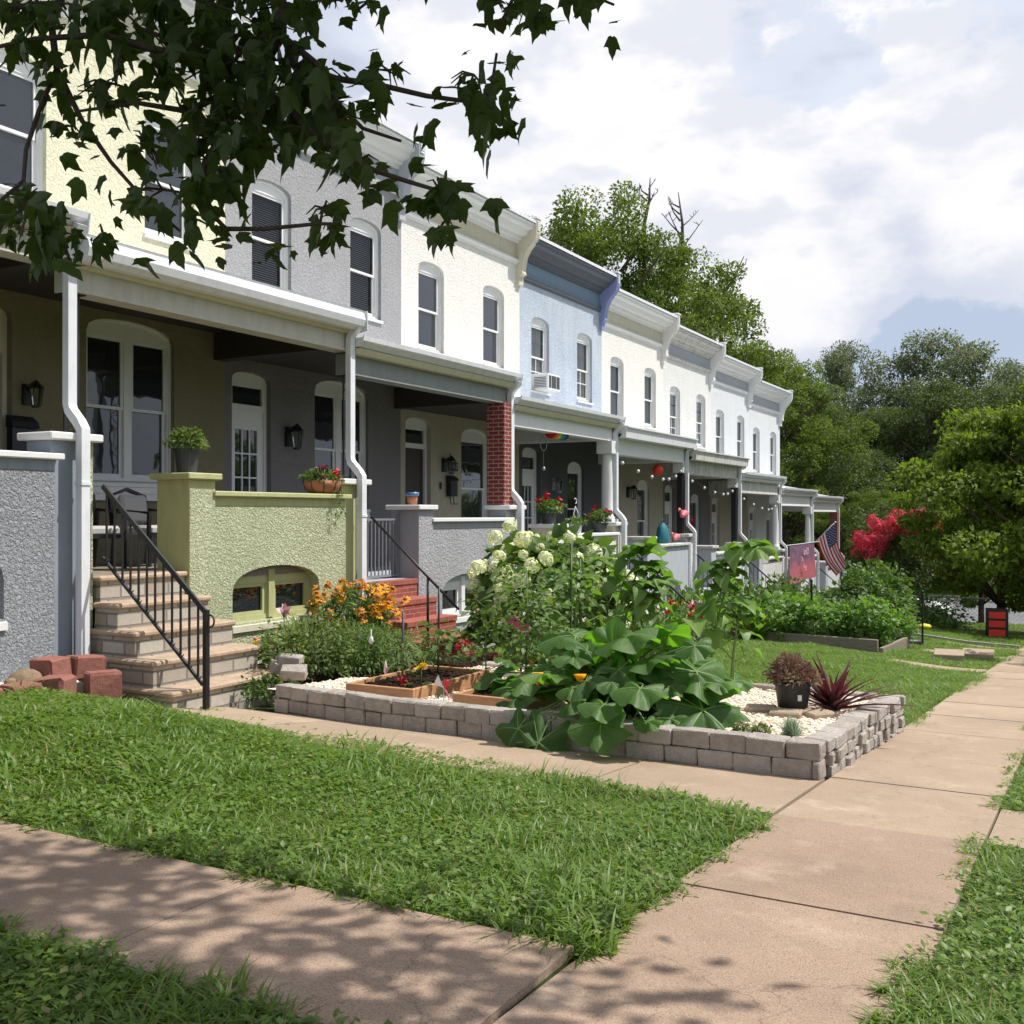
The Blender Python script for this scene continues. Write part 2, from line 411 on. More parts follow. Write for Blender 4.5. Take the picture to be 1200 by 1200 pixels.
m_yellow = stucco('yellow_stucco', (.76, .74, .54), 20, .010, .3)
m_green = stucco('green_stucco', (.55, .585, .385), 25, .018, .45, (.34, .36, .19))
m_greenflat = paint('green_flat_paint', (.44, .45, .22), .7, .35, .003)
m_greyshade = stucco('grey_porch_shade_wall', (.20, .19, .19), 12, .008, .2)  # darker copy of the grey wall, porch shade put into its colour
m_grey = stucco('grey_stucco', (.36, .36, .37), 20, .009, .3)
m_greyporch = stucco('grey_porch_stucco', (.42, .42, .435), 22, .012, .4)
m_greyflat = paint('grey_flat_paint', (.33, .325, .345), .7, .25, .003)
m_bluegrey = stucco('blue_grey_stucco', (.35, .367, .39), 24, .018, .35)
m_bluegreyflat = paint('blue_grey_flat_paint', (.27, .31, .36), .75, .35, .004)
m_cream = stucco('cream_stucco', (.80, .78, .73), 19, .009, .25)
m_creamshade = paint('cream_porch_shade_wall', (.40, .37, .28), .7, .3, .003)  # cream wall darkened in its paint to imitate the shade under the porch
m_creamflat = paint('cream_flat_paint', (.62, .58, .45), .7, .3, .003)
m_blue = stucco('pale_blue_stucco', (.50, .56, .63), 18, .010, .7, (.30, .37, .47))
m_bluetrim = paint('blue_trim_paint', (.20, .28, .38), .6, .3)
m_periw = paint('periwinkle_paint', (.24, .28, .50), .6, .25)
m_slate = paint('slate_paint', (.10, .11, .13), .5, .2)
m_white = stucco('white_stucco', (.74, .74, .72), 18, .009, .35)
m_whitegrey = stucco('white_grey_stucco', (.68, .70, .72), 18, .009, .3)
m_lgrey = paint('light_grey_paint', (.44, .46, .50), .7, .35)
m_oldwhite = paint('weathered_white_paint', (.60, .59, .55), .7, .8, .004, (.25, .24, .22))
m_trim = paint('white_trim_paint', (.76, .76, .75), .4, .12)
m_gutter = paint('white_metal_gutter', (.74, .75, .78), .3, .35, .002, (.42, .42, .44))
m_beam = paint('cream_beam_paint', (.56, .54, .47), .55, .4, .002, (.33, .29, .22))
m_soffit = paint('yellowed_soffit_paint', (.60, .57, .42), .55, .3)
m_greybeam = paint('grey_green_beam_paint', (.25, .27, .26), .6, .3)
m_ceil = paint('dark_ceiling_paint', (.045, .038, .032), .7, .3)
m_oliveshade = stucco('olive_porch_shade_stucco', (.23, .21, .13), 12, .008, .25)  # yellow house's wall inside the porch, its olive deepened to paint in shade
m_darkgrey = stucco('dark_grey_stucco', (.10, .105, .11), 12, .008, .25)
m_redbrick = brick('red_pillar_brick', (.27, .045, .035), (.19, .035, .03), (.40, .30, .26))
m_stepbrick = brick('step_brick', (.36, .10, .075), (.26, .065, .05), (.42, .25, .2), .2, .065, .008)
m_stepbrickv = brick('upright_step_brick', (.40, .12, .09), (.30, .08, .06), (.40, .22, .18), .066, .21, .007)
m_stonetread = stone('brown_stone_tread', (.50, .38, .27), (.34, .25, .18), (.40, .34, .28), 7, .006, False)
m_stoneriser = brick('painted_stone_riser', (.50, .47, .41), (.34, .28, .22), (.22, .20, .17), .31, .125, .012, .95, .012)
m_block = stone('grey_brown_wall_block', (.44, .385, .335), (.24, .205, .18), (.52, .48, .44), 11, .03)
m_redblock = stone('red_edging_block', (.34, .13, .10), (.20, .075, .06), (.34, .20, .16), 18, .012)
m_pavers = stone('tan_paver', (.42, .32, .22), (.30, .22, .16), (.35, .3, .26), 12, .006)
m_iron = plain('black_iron', (.012, .012, .014), .45)
m_greyiron = plain('grey_iron', (.22, .23, .25), .5)
m_black = plain('black_plastic', (.015, .015, .017), .5)
m_darkwood = plain('dark_door_paint', (.03, .018, .014), .45)
m_glass = glass('dark_window_glass', 0)
m_glassopen = glass('window_glass', .75)
m_blind = plain('grey_blind', (.50, .51, .53), .6)
m_curtain = plain('pale_curtain', (.85, .87, .86), .9)
m_curtaing = plain('green_grey_curtain', (.50, .60, .60), .9)
m_walk = concrete('pinkish_brown_concrete', (.31, .22, .16), (.40, .29, .215), (.56, .45, .35))
m_walkold = concrete('tan_concrete', (.44, .335, .24), (.36, .27, .19), (.6, .49, .37))
m_road = concrete('grey_asphalt', (.16, .16, .165), (.22, .22, .23), (.3, .3, .3), .5)
m_kerb = concrete('pale_kerb_concrete', (.48, .46, .42), (.38, .36, .33))
m_soil = stone('lawn_soil', (.055, .075, .02), (.03, .05, .012), (.05, .05, .02), 6, .02, False)
m_mulch = stone('brown_mulch', (.07, .04, .026), (.035, .022, .015), (.10, .06, .04), 40, .03, False)
m_pebble = stone('cream_pebble', (.84, .74, .60), (.88, .83, .75), (.78, .58, .40), 30, .001)
m_whitepeb = stone('white_pebble', (.78, .76, .72), (.7, .68, .65), (.6, .56, .5), 30, .001)
m_bedwood = wood('cedar_board', (.50, .28, .15), (.36, .19, .10))
m_greywood = wood('weathered_board', (.28, .24, .19), (.16, .14, .11))
m_grass = leafmat('grass_blades', (.075, .15, .022), (.20, .30, .06), .45, .45, .4, tcol=(1.45, 1.5, .6), ns=1.1, dry=True)
m_leafbush = leafmat('bush_leaf', (.045, .095, .02), (.12, .20, .045), .35)
m_leafshrub = leafmat('grey_green_shrub_leaf', (.08, .125, .04), (.19, .25, .09), .35)
m_squash = leafmat('squash_leaf', (.05, .115, .03), (.12, .21, .05), .45, .5, .4, tcol=(1.9, 2.6, .45), ns=9)
m_sunleaf = leafmat('broad_leaf', (.075, .15, .03), (.17, .26, .07), .4, .45, tcol=(1.6, 2.0, .5), ns=9)
m_tomato = leafmat('tomato_leaf', (.07, .135, .035), (.15, .23, .065), .38)
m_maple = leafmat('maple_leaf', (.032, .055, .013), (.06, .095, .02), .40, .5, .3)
m_tree1 = leafmat('fresh_green_foliage', (.06, .10, .018), (.15, .20, .04), .4, .6, .25, ns=.35)
m_tree2 = leafmat('dark_green_foliage', (.045, .07, .02), (.11, .145, .05), .3, .6, .25, ns=.35)
m_tree3 = leafmat('grey_green_foliage', (.10, .125, .075), (.18, .205, .135), .3, .6, .25, ns=.35)
m_tree4 = leafmat('yellow_green_foliage', (.055, .10, .014), (.20, .27, .035), .4, .6, .25, ns=.6)
m_bark = stone('grey_brown_bark', (.12, .09, .07), (.07, .055, .045), (.1, .09, .08), 9, .02, False)
m_stem = plain('green_stem', (.12, .2, .06), .6)
m_vein = leafmat('leaf_vein', (.20, .30, .10), (.26, .36, .14), .3)
m_hyd = leafmat('cream_petal', (.86, .85, .74), (.76, .79, .58), .25, .6, .2)
m_orange = leafmat('orange_petal', (.95, .36, .01), (.98, .50, .02), .25, .6, .2, tcol=(1.2, 1.0, .5))
m_yellowp = plain('yellow_petal', (.85, .60, .03), .6)
m_pink = plain('pink_petal', (.75, .16, .30), .6)
m_pinkpale = plain('pale_pink_petal', (.80, .50, .55), .6)
m_red = plain('red_petal', (.62, .015, .04), .6)
m_crape = leafmat('crape_flower', (.60, .03, .09), (.78, .13, .20), .3, .6, .2, tcol=(1.2, .6, .6))
m_purple = leafmat('burgundy_blade', (.055, .018, .025), (.13, .05, .055), .25, .4, .5, tcol=(1.5, .6, .7))
m_fescue = leafmat('blue_fescue_blade', (.20, .27, .24), (.33, .40, .37), .25, .6, .3)
m_mauve = leafmat('mauve_brown_blade', (.16, .095, .075), (.26, .17, .13), .3, .7, .2, tcol=(1.2, 1, .8))
m_terra = plain('terracotta', (.42, .17, .09), .8)
m_bluepot = plain('blue_glaze', (.09, .17, .35), .35)
m_whitepl = plain('white_plastic', (.75, .75, .74), .4)
m_darkpot = plain('dark_grey_pot', (.05, .052, .06), .55)
m_teal = plain('teal_fabric', (.01, .14, .18), .7)
m_flam = plain('flamingo_pink', (.80, .17, .22), .45)
m_redpl = plain('red_plastic', (.72, .04, .02), .5)
m_galv = plain('galvanised_steel', (.38, .39, .4), .45, .6)
m_cushion = plain('grey_cushion', (.45, .44, .43), .9)
m_car = plain('white_car_paint', (.78, .78, .78), .25)
# ------------------------------------------------------------------ ground, paths, road
def terrain():
    xs = np.concatenate([[-900, -400, -200, -100, -60, -40, -28, -20], np.arange(-15, 9.01, .4), [11, 15, 20, 30, 45, 70, 120, 300, 900]])
    ys = np.concatenate([[-300, -80, -20, -8, -4], np.arange(-2, 56, .4), [58, 62, 70, 80, 100, 140, 250, 500, 1200]])
    X, Y = np.meshgrid(xs, ys, indexing='ij'); Z = np.vectorize(ground)(X, Y)
    V = np.stack([X, Y, Z], -1).reshape(-1, 3); nx, ny = len(xs), len(ys)
    i, j = np.meshgrid(np.arange(nx - 1), np.arange(ny - 1), indexing='ij'); a = (i * ny + j).ravel()
    o = npobj('ground', V, np.stack([a, a + ny, a + ny + 1, a + 1], -1), m_soil, smooth=True); tag(o, kind='structure')
terrain()
SWX0, SWX1 = -1.63, -.52
def slab(mb, x0, x1, y0, y1, t=.03, mi=0, nx=1):
    """a concrete slab following the ground, its top t above the soil"""
    jit = random.uniform(-.004, .004)
    for k in range(nx):
        a, b = x0 + (x1 - x0) * k / nx, x0 + (x1 - x0) * (k + 1) / nx
        P = [(a, y0), (b, y0), (b, y1), (a, y1)]
        top = [(x, y, ground(x, y) + t + jit) for x, y in P]; bot = [(x, y, ground(x, y) - .12) for x, y in P]
        mb.add(bot + top, [(4, 5, 6, 7), (0, 1, 5, 4), (1, 2, 6, 5), (2, 3, 7, 6), (3, 0, 4, 7)], mi)
mb = MB()
ye = [-6, -4.4, -2.9, -1.4, .1, 1.5, 2.75, 4.45, 6.13, 7.6, 9.1, 10.75, 12.3]
while ye[-1] < 41: ye.append(ye[-1] + 1.55)
for a, b in zip(ye[:-1], ye[1:]): slab(mb, SWX0, SWX1, a + .006, b - .006, mi=0 if b < 6.2 else 1)
tag(mb.build('sidewalk', [m_walk, m_walkold]), kind='structure')
# side walks to the porches (one near the camera, one for every house)
mb = MB()
xe = [-11, -9.4, -7.8, -6.2, -4.75, -3.15, SWX0 - .02]
for a, b in zip(xe[:-1], xe[1:]): slab(mb, a + .006, b - .006, 2.55, 3.45, mi=0)
YB = [2.45, 6.81, 11.17, 15.55, 20.0, 24.35, 28.7, 33.0, 37.3, 41.6]
xe = [-7.4, -5.95, -4.4, -2.95, SWX0 - .02]
for a, b in zip(xe[:-1], xe[1:]): slab(mb, a + .006, b - .006, 6.15, 7.52, mi=1, t=.028)
for k in (4, 5, 6):
    yc = YB[k] + .1
    slab(mb, -3.3, SWX0 - .03, yc - .55, yc + .35, mi=1, t=.028, nx=4)
slab(mb, SWX1 + .015, 3.5, 6.16, 7.2, mi=1, t=.026)
tag(mb.build('walkway', [m_walk, m_walkold]), kind='structure')
# cross street at the end of the row
mb = MB(); zr_ = ground(0, 60)
mb.add([(-80, 49.5, zr_ + .02), (90, 49.5, zr_ + .02), (90, 64.5, zr_ + .02), (-80, 64.5, zr_ + .02)], [(0, 1, 2, 3)])
tag(mb.build('road', m_road), kind='structure')
mb = MB(); mb.box(-80, 90, 64.5, 64.75, zr_ - .1, zr_ + .16); mb.box(-80, 90, 49.25, 49.5, zr_ - .1, zr_ + .13)
for i in range(8): mb.box(-1 + i * .7, -.32 + i * .7, 64.76, 66.6, zr_, zr_ + .18)
tag(mb.build('kerb', m_kerb), kind='structure')
# kerb strips edging the far lawns
mb = MB()
slab(mb, -6.5, SWX0 - .02, 29.4, 29.6, t=.1, mi=0, nx=4); slab(mb, -9, 4, 40.6, 40.8, t=.12, mi=0, nx=6)
tag(mb.build('kerb_strip', m_kerb), kind='structure')

# ------------------------------------------------------------------ grass
def blade_T(seg=3, curl=.45, w=.06):
    V = []; Fc = []
    for i in range(seg + 1):
        t = i / seg; ww = w * (1 - t ** 1.6) + .004
        y = curl * t * t; z = t * (1 - .35 * curl * t)
        V += [(-ww, y, z), (ww, y, z)]
    for i in range(seg): Fc.append((2 * i, 2 * i + 1, 2 * i + 3, 2 * i + 2))
    return V, Fc
def grass_patch(x0, x1, y0, y1, dens, h, wid, inside=None, curl=.6, lean=.35, clump=.5):
    n = int((x1 - x0) * (y1 - y0) * dens)
    P = np.stack([RNG.uniform(x0, x1, n), RNG.uniform(y0, y1, n)], -1)
    if clump:   # blades pull together into tufts
        cc = np.round(P / .09 + .5 * np.sin(P[:, ::-1] * 23)) * .09; P = P * (1 - clump * .6) + cc * clump * .6 + RNG.normal(0, .012, P.shape)
    if inside is not None: P = P[inside(P[:, 0], P[:, 1])]
    n = len(P); Z = np.array([ground(x, y) for x, y in P])
    a = RNG.uniform(0, 2 * np.pi, n); le = np.abs(RNG.normal(0, lean, n))
    up = np.stack([np.sin(le) * np.cos(a), np.sin(le) * np.sin(a), np.cos(le)], -1)
    fw = np.stack([np.cos(a), np.sin(a), np.zeros(n)], -1)
    z = up; y = nrm(fw - z * np.sum(fw * z, 1, keepdims=True)); x = np.cross(y, z)
    R = np.stack([x, y, z], -1)
    var = .62 + .42 * (np.sin(P[:, 0] * 5.3 + 2 * np.sin(P[:, 1] * 3.1)) * .5 + .5) + .42 * (np.sin(P[:, 0] * 1.9 + 1.3 * np.sin(P[:, 1] * 2.3 + 1)) * .5 + .5)
    hh = h * var * RNG.uniform(.45, 1.15, n); ww = wid * RNG.uniform(.6, 1.3, n)
    sc3 = np.stack([ww / .06, hh, hh], -1)
    return scatter(blade_T(3, curl), np.stack([P[:, 0], P[:, 1], Z - .005], -1), R, sc3)
def edge_noise(t, s=1): return .035 * np.sin(t * 9 + s) + .03 * np.sin(t * 23 + 2 * s) + .018 * np.sin(t * 57 + s)
def lawn1(x, y):
    far = 6.12 + .62 * np.clip((-1.6 - x) / 4.3, 0, 1) ** .9 + .35 * np.clip((-5.9 - x) / 1, 0, 1)
    return (x < SWX0 + .04 + edge_noise(y)) & (y > 3.43 + edge_noise(x, 2)) & (y < far + edge_noise(x, 3)) & ~((x < -7.25) & (y > 6.1)) & (x > -7.85)

gp = [grass_patch(-7.9, -1.5, 3.3, 7.4, 6500, .095, .0050, lawn1, curl=.8, lean=.5, clump=.8),
      grass_patch(-7.9, -1.5, 3.3, 7.4, 650, .20, .0042, lambda x, y: lawn1(x, y) & ((np.sin(x * 3.1 + 1) * np.sin(y * 3.7) > .15)), curl=.9, lean=.45)]
def nearstrip(x, y): return (y < 2.58 + edge_noise(x, 5)) & (x < SWX0 - .02 + edge_noise(y, 4))
gp.append(grass_patch(-5.2, -1.5, 1.4, 2.7, 7500, .10, .0050, nearstrip, curl=.8, lean=.5, clump=.8))
def right(x, y): return (x > SWX1 - .05 + edge_noise(y, 7) - .04 * np.sin(y * 2.2)) & ~((y > 6.2 + edge_noise(x, 1)) & (y < 7.1 + edge_noise(x, 8)))
gp.append(grass_patch(-.65, 2.2, 2.2, 9, 6500, .085, .0050, right, curl=.8, lean=.5, clump=.8))
gp.append(grass_patch(-.65, 4, 9, 18, 2200, .08, .007, right, clump=.3))
tag(npobj('lawn_grass', *join(gp), m_grass), 'short green grass of the lawns and verges', 'grass', kind='stuff')
# broad leaved weeds mixed into the near grass
T = ([(0, 0, 0), (-.32, .45, .06), (0, .5, -.02), (.32, .45, .06), (0, 1, .02)], [(0, 1, 2), (0, 2, 3), (1, 4, 2), (2, 4, 3)])
def weeds(x0, x1, y0, y1, n, ins, s=.036):
    P = np.stack([RNG.uniform(x0, x1, n), RNG.uniform(y0, y1, n)], -1)
    m = ins(P[:, 0], P[:, 1]) & (np.sin(P[:, 0] * 4.1 + P[:, 1]) * np.sin(P[:, 1] * 4.7 - P[:, 0]) > -.35); P = P[m]; n = len(P)
    Z = np.array([ground(x, y) for x, y in P]) + RNG.uniform(.02, .075, n)
    return scatter(T, np.stack([P[:, 0], P[:, 1], Z], -1), frames(rdirs(n, -.2, .55), np.array([0, 0, 1.]) + RNG.normal(0, .25, (n, 3))), s * RNG.uniform(.5, 1.4, n))
wp = [weeds(-7.8, -1.55, 3.35, 7.2, 34000, lawn1), weeds(-5.2, -1.5, 1.4, 2.7, 9000, nearstrip), weeds(-.6, 2, 2.2, 9, 14000, right)]
tag(npobj('ground_weeds', *join(wp), m_grass), 'low broad leaved weeds growing among the near grass', 'weeds', kind='stuff')
def lawn2(x, y):
    ok = (x < SWX0 + .05 + edge_noise(y) + .1 * np.sin(y * .8)) & ~((x > -7) & (y < 10.95))
    for k in (4, 5, 6):
        yc = YB[k] + .1; ok &= ~((y > yc - .5) & (y < yc + .3) & (x > -3.25))
    ok &= ~((x < -3.6) & (y > 20.9) & (y < 29)); return ok
gp = [grass_patch(-8.4, -1.5, 10.9, 15, 3200, .095, .007, lawn2, clump=.3), grass_patch(-8.4, -1.5, 15, 21, 1900, .10, .010, lawn2, clump=.3),
      grass_patch(-8, -1.5, 21, 32, 900, .11, .016, lawn2, clump=0), grass_patch(-8, 1.5, 32, 41, 420, .11, .024, None, clump=0),
      grass_patch(-6, 6, 41.2, 49, 220, .12, .035, None, clump=0), grass_patch(-6, 14, 66.8, 78, 110, .14, .06, None, clump=0)]
tag(npobj('far_lawn_grass', *join(gp), m_grass), 'grass of the farther front lawns and of the strip beyond the street', 'grass', kind='stuff')
# ------------------------------------------------------------------ the row of houses
XF, XP = -10.9, -8.5
ZR = [4.50, 4.27, 3.97, 3.61, 3.43, 3.17, 2.79, 2.46, 2.28]
FL = [1.31, 1.00, .69, .38, .07, -.24, -.55, -.86, -1.14]
CT = [8.82, 8.51, 8.20, 7.88, 7.59, 7.28, 7.06, 6.78, 6.42]
def arch(y0, y1, z0, zt, rise, n=10):
    L = [(y0, z0), (y1, z0)]; h = (y1 - y0) / 2; c = (y0 + y1) / 2
    for i in range(n + 1):
        a = math.pi * i / n; L.append((c + h * math.cos(a), zt - rise + rise * (math.sin(a) ** .75)))
    return L
def rect(y0, y1, z0, z1): return [(y0, z0), (y1, z0), (y1, z1), (y0, z1)]
def window(root, y0, y1, z0, zt, rise, x, style='dark', frame=None, cols=1, muntin=False, proud=.0):
    """recessed sash window: frame with solid arch head > sash, pane, sill, blind or curtain"""
    fm = frame or m_trim; w = .055
    zh = zt - rise - .02
    op = []
    cw = (y1 - y0 - 2 * w - (cols - 1) * .12) / cols
    for c in range(cols):
        a = y0 + w + c * (cw + .12); op.append((a, a + cw))
    f = MB(); f.plate(arch(y0 + .002, y1 - .002, z0 + .002, zt - .002, rise), [rect(a, b, z0 + .07, zh) for a, b in op], x - .085, .05)
    f.plate(arch(y0 + .001, y1 - .001, z0 + .03, zt - .001, rise), [arch(y0 + .035, y1 - .035, z0 + .05, zt - .03, rise)], x - .06, .03)
    fr = f.build('window', fm, root)
    for a, b in op:
        zm = (z0 + .07 + zh) / 2; t = .042
        s = MB(); s.plate(rect(a + .001, b - .001, zm - .02, zh - .001), [rect(a + t, b - t, zm + .02, zh - t)], x - .10, .03)
        s.plate(rect(a + .001, b - .001, z0 + .071, zm + .015), [rect(a + t, b - t, z0 + .07 + t * 1.3, zm - .02)], x - .125, .03)
        if muntin:
            for zz in (zm + (zh - zm) * .5, z0 + .07 + (zm - z0) * .5): s.box(x - .128, x - .118, a + t, b - t, zz - .011, zz + .011)
            yy = (a + b) / 2; s.box(x - .129, x - .119, yy - .011, yy + .011, z0 + .12, zh - .04)
        s.build('sash', fm, fr)
        g = MB(); g.add([(x - .118, a + .02, zm), (x - .118, b - .02, zm), (x - .118, b - .02, zh - .02), (x - .118, a + .02, zh - .02)], [(0, 1, 2, 3)])
        g.add([(x - .143, a + .02, z0 + .09), (x - .143, b - .02, z0 + .09), (x - .143, b - .02, zm), (x - .143, a + .02, zm)], [(0, 1, 2, 3)])
        g.build('pane', m_glass if style == 'dark' else m_glassopen, fr)
        if style == 'blind':
            bl = MB(); z = z0 + .1
            while z < zh - .02:
                bl.add([(x - .175, a, z), (x - .175, b, z), (x - .200, b, z + .021), (x - .200, a, z + .021)], [(0, 1, 2, 3)]); z += .034
            bl.build('blind', m_blind, fr)
            dk = MB(); dk.box(x - .26, x - .25, a - .03, b + .03, z0, zh + .03); dk.build('room_dark_sheet', m_black, fr)  # black sheet painting in the darkness of the room behind the slats
        if style in ('curtain', 'curtain2'):
            cu = MB(); N = 24; V = []
            for i in range(N + 1):
                y = a - .02 + (b - a + .04) * i / N; xx = x - .165 + .012 * math.sin(i * 1.9)
                V += [(xx, y, z0 + .05), (xx, y, zh + .03)]
            cu.add(V, [(2 * i, 2 * i + 2, 2 * i + 3, 2 * i + 1) for i in range(N)], 0, True)
            cu.build('curtain', m_curtain if style == 'curtain' else m_curtaing, fr)
    sl_ = MB(); sl_.box(x - .08, x + .035, y0 - .02, y1 + .02, z0 - .045, z0 + .0); sl_.build('sill', fm, fr)
    return fr
CORN = [(-.02, -.44), (.06, -.44), (.08, -.38), (.13, -.37), (.16, -.31), (.26, -.29), (.33, -.20), (.42, -.17), (.43, -.11), (.46, -.10), (.46, -.01), (-.02, .03)]
BRK = [(-.04, .05), (.50, .05), (.50, -.26), (.46, -.38), (.38, -.48), (.28, -.58), (.20, -.72), (.16, -.88), (.14, -1.04), (.155, -1.06), (.155, -1.10), (.08, -1.14), (.08, -1.32), (-.04, -1.32)]
def post_iron(root, y, z0, z1):
    p = MB(); xs = XP - .3
    for dx in (-.075, .075):
        p.tube([(xs, y + dx, z0), (xs, y + dx, z1)], .011, sq=(.022, .022))
    h = z1 - z0; n = 5
    for i in range(n):
        za = z0 + h * (i + .08) / n; zb = z0 + h * (i + .92) / n; sgn = 1 if i % 2 else -1
        pts = [(xs, y + sgn * .066 * math.cos(math.pi * t), za + (zb - za) * t) for t in [k / 12 for k in range(13)]]
        p.tube(pts, .006, 5)
        for zz, q in ((za, 1), (zb, -1)):
            pts = [(xs, y + .034 * math.cos(a) * sgn * q, zz + .035 * math.sin(a)) for a in [k * .5 for k in range(12)]]; p.tube(pts, .005, 5)
    p.box(xs - .09, xs + .09, y - .1, y + .1, z0, z0 + .012); p.box(xs - .09, xs + .09, y - .1, y + .1, z1 - .012, z1)
    return p.build('porch_post', m_iron, root)
def post_column(root, y, z0, z1, r=.12, mat=None):
    p = MB(); x = XP - .26; h = z1 - z0
    p.box(x - r - .05, x + r + .05, y - r - .05, y + r + .05, z0, z0 + .06)
    p.lathe((x, y, z0 + .06), [(r + .04, 0), (r + .045, .03), (r + .01, .07), (r, .1), (r * .98, h * .4), (r * .84, h - .42), (r * .84, h - .40), (r + .0, h - .38), (r * .86, h - .36), (r + .03, h - .31)], 24)
    p.box(x - r - .05, x + r + .05, y - r - .05, y + r + .05, z1 - .26, z1)
    return p.build('porch_post', mat or m_trim, root)
def post_square(root, y, z0, z1, w, mat):
    p = MB(); x = XP - .26; p.box(x - w, x + w, y - w, y + w, z0, z1)
    return p.build('porch_post', mat, root)
def downspout(root, y, zt, zc, zb, mat=None, slim=1.0, x0=-8.62):
    p = MB(); xa = x0; xb = XP + .07
    pts = [(XP + .03, y, zt), (XP + .0, y, zt - .07), (xa + .03, y, zt - .16), (xa, y, zt - .22), (xa, y, zc + .28), (xa + .02, y, zc + .22), (xb - .05, y, zc + .10), (xb, y, zc + .03), (xb, y, zc - .06), (xb, y, zb + .09), (xb + .03, y + .03, zb + .04), (xb + .10, y + .09, zb)]
    w = .085 * slim
    p.tube(pts, .04, sq=(w, w * 1.15))
    for zz in (zc - .5,): p.box(xb - .05 * slim, xb + .052 * slim, y - .056 * slim, y + .056 * slim, zz, zz + .03)
    return p.build('downspout', mat or m_gutter, root)
HS = [  # wall, ground-floor wall, trim/cornice, frieze, porch wall, porch flat, cap, label
 dict(w=m_yellow, g=m_oliveshade, c=m_trim, b=m_trim, p=m_bluegrey, pf=m_bluegreyflat, cap=m_trim, lab='row house with blue grey stucco porch wall, nearest at the left edge', st='dark'),
 dict(w=m_yellow, g=m_oliveshade, c=m_trim, b=m_trim, p=m_green, pf=m_greenflat, cap=m_greenflat, lab='pale yellow stucco row house with yellow green porch wall and stone steps', st='dark'),
 dict(w=m_grey, g=m_greyshade, c=m_trim, b=m_lgrey, p=m_greyporch, pf=m_greyflat, cap=m_trim, lab='grey stucco row house with red brick steps and window blinds', st='blind'),
 dict(w=m_cream, g=m_creamshade, c=m_trim, b=m_creamflat, p=m_cream, pf=m_creamflat, cap=m_trim, lab='cream stucco row house between the grey and the pale blue house', st='dark'),
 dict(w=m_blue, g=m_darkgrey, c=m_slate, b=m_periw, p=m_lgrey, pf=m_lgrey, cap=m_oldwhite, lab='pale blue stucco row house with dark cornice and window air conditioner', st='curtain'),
 dict(w=m_cream, g=m_creamshade, c=m_trim, b=m_cream, p=m_white, pf=m_lgrey, cap=m_oldwhite, lab='off white stucco row house just beyond the pale blue house', st='curtain2'),
 dict(w=m_white, g=m_greyshade, c=m_oldwhite, b=m_trim, p=m_white, pf=m_lgrey, cap=m_oldwhite, lab='white row house with weathered peeling cornice', st='dark'),
 dict(w=m_whitegrey, g=m_creamshade, c=m_trim, b=m_trim, p=m_whitegrey, pf=m_lgrey, cap=m_trim, lab='white row house second from the far end', st='curtain'),
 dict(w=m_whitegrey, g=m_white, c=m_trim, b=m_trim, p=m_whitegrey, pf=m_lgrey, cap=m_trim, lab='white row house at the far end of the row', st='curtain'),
]
HOUSES = []
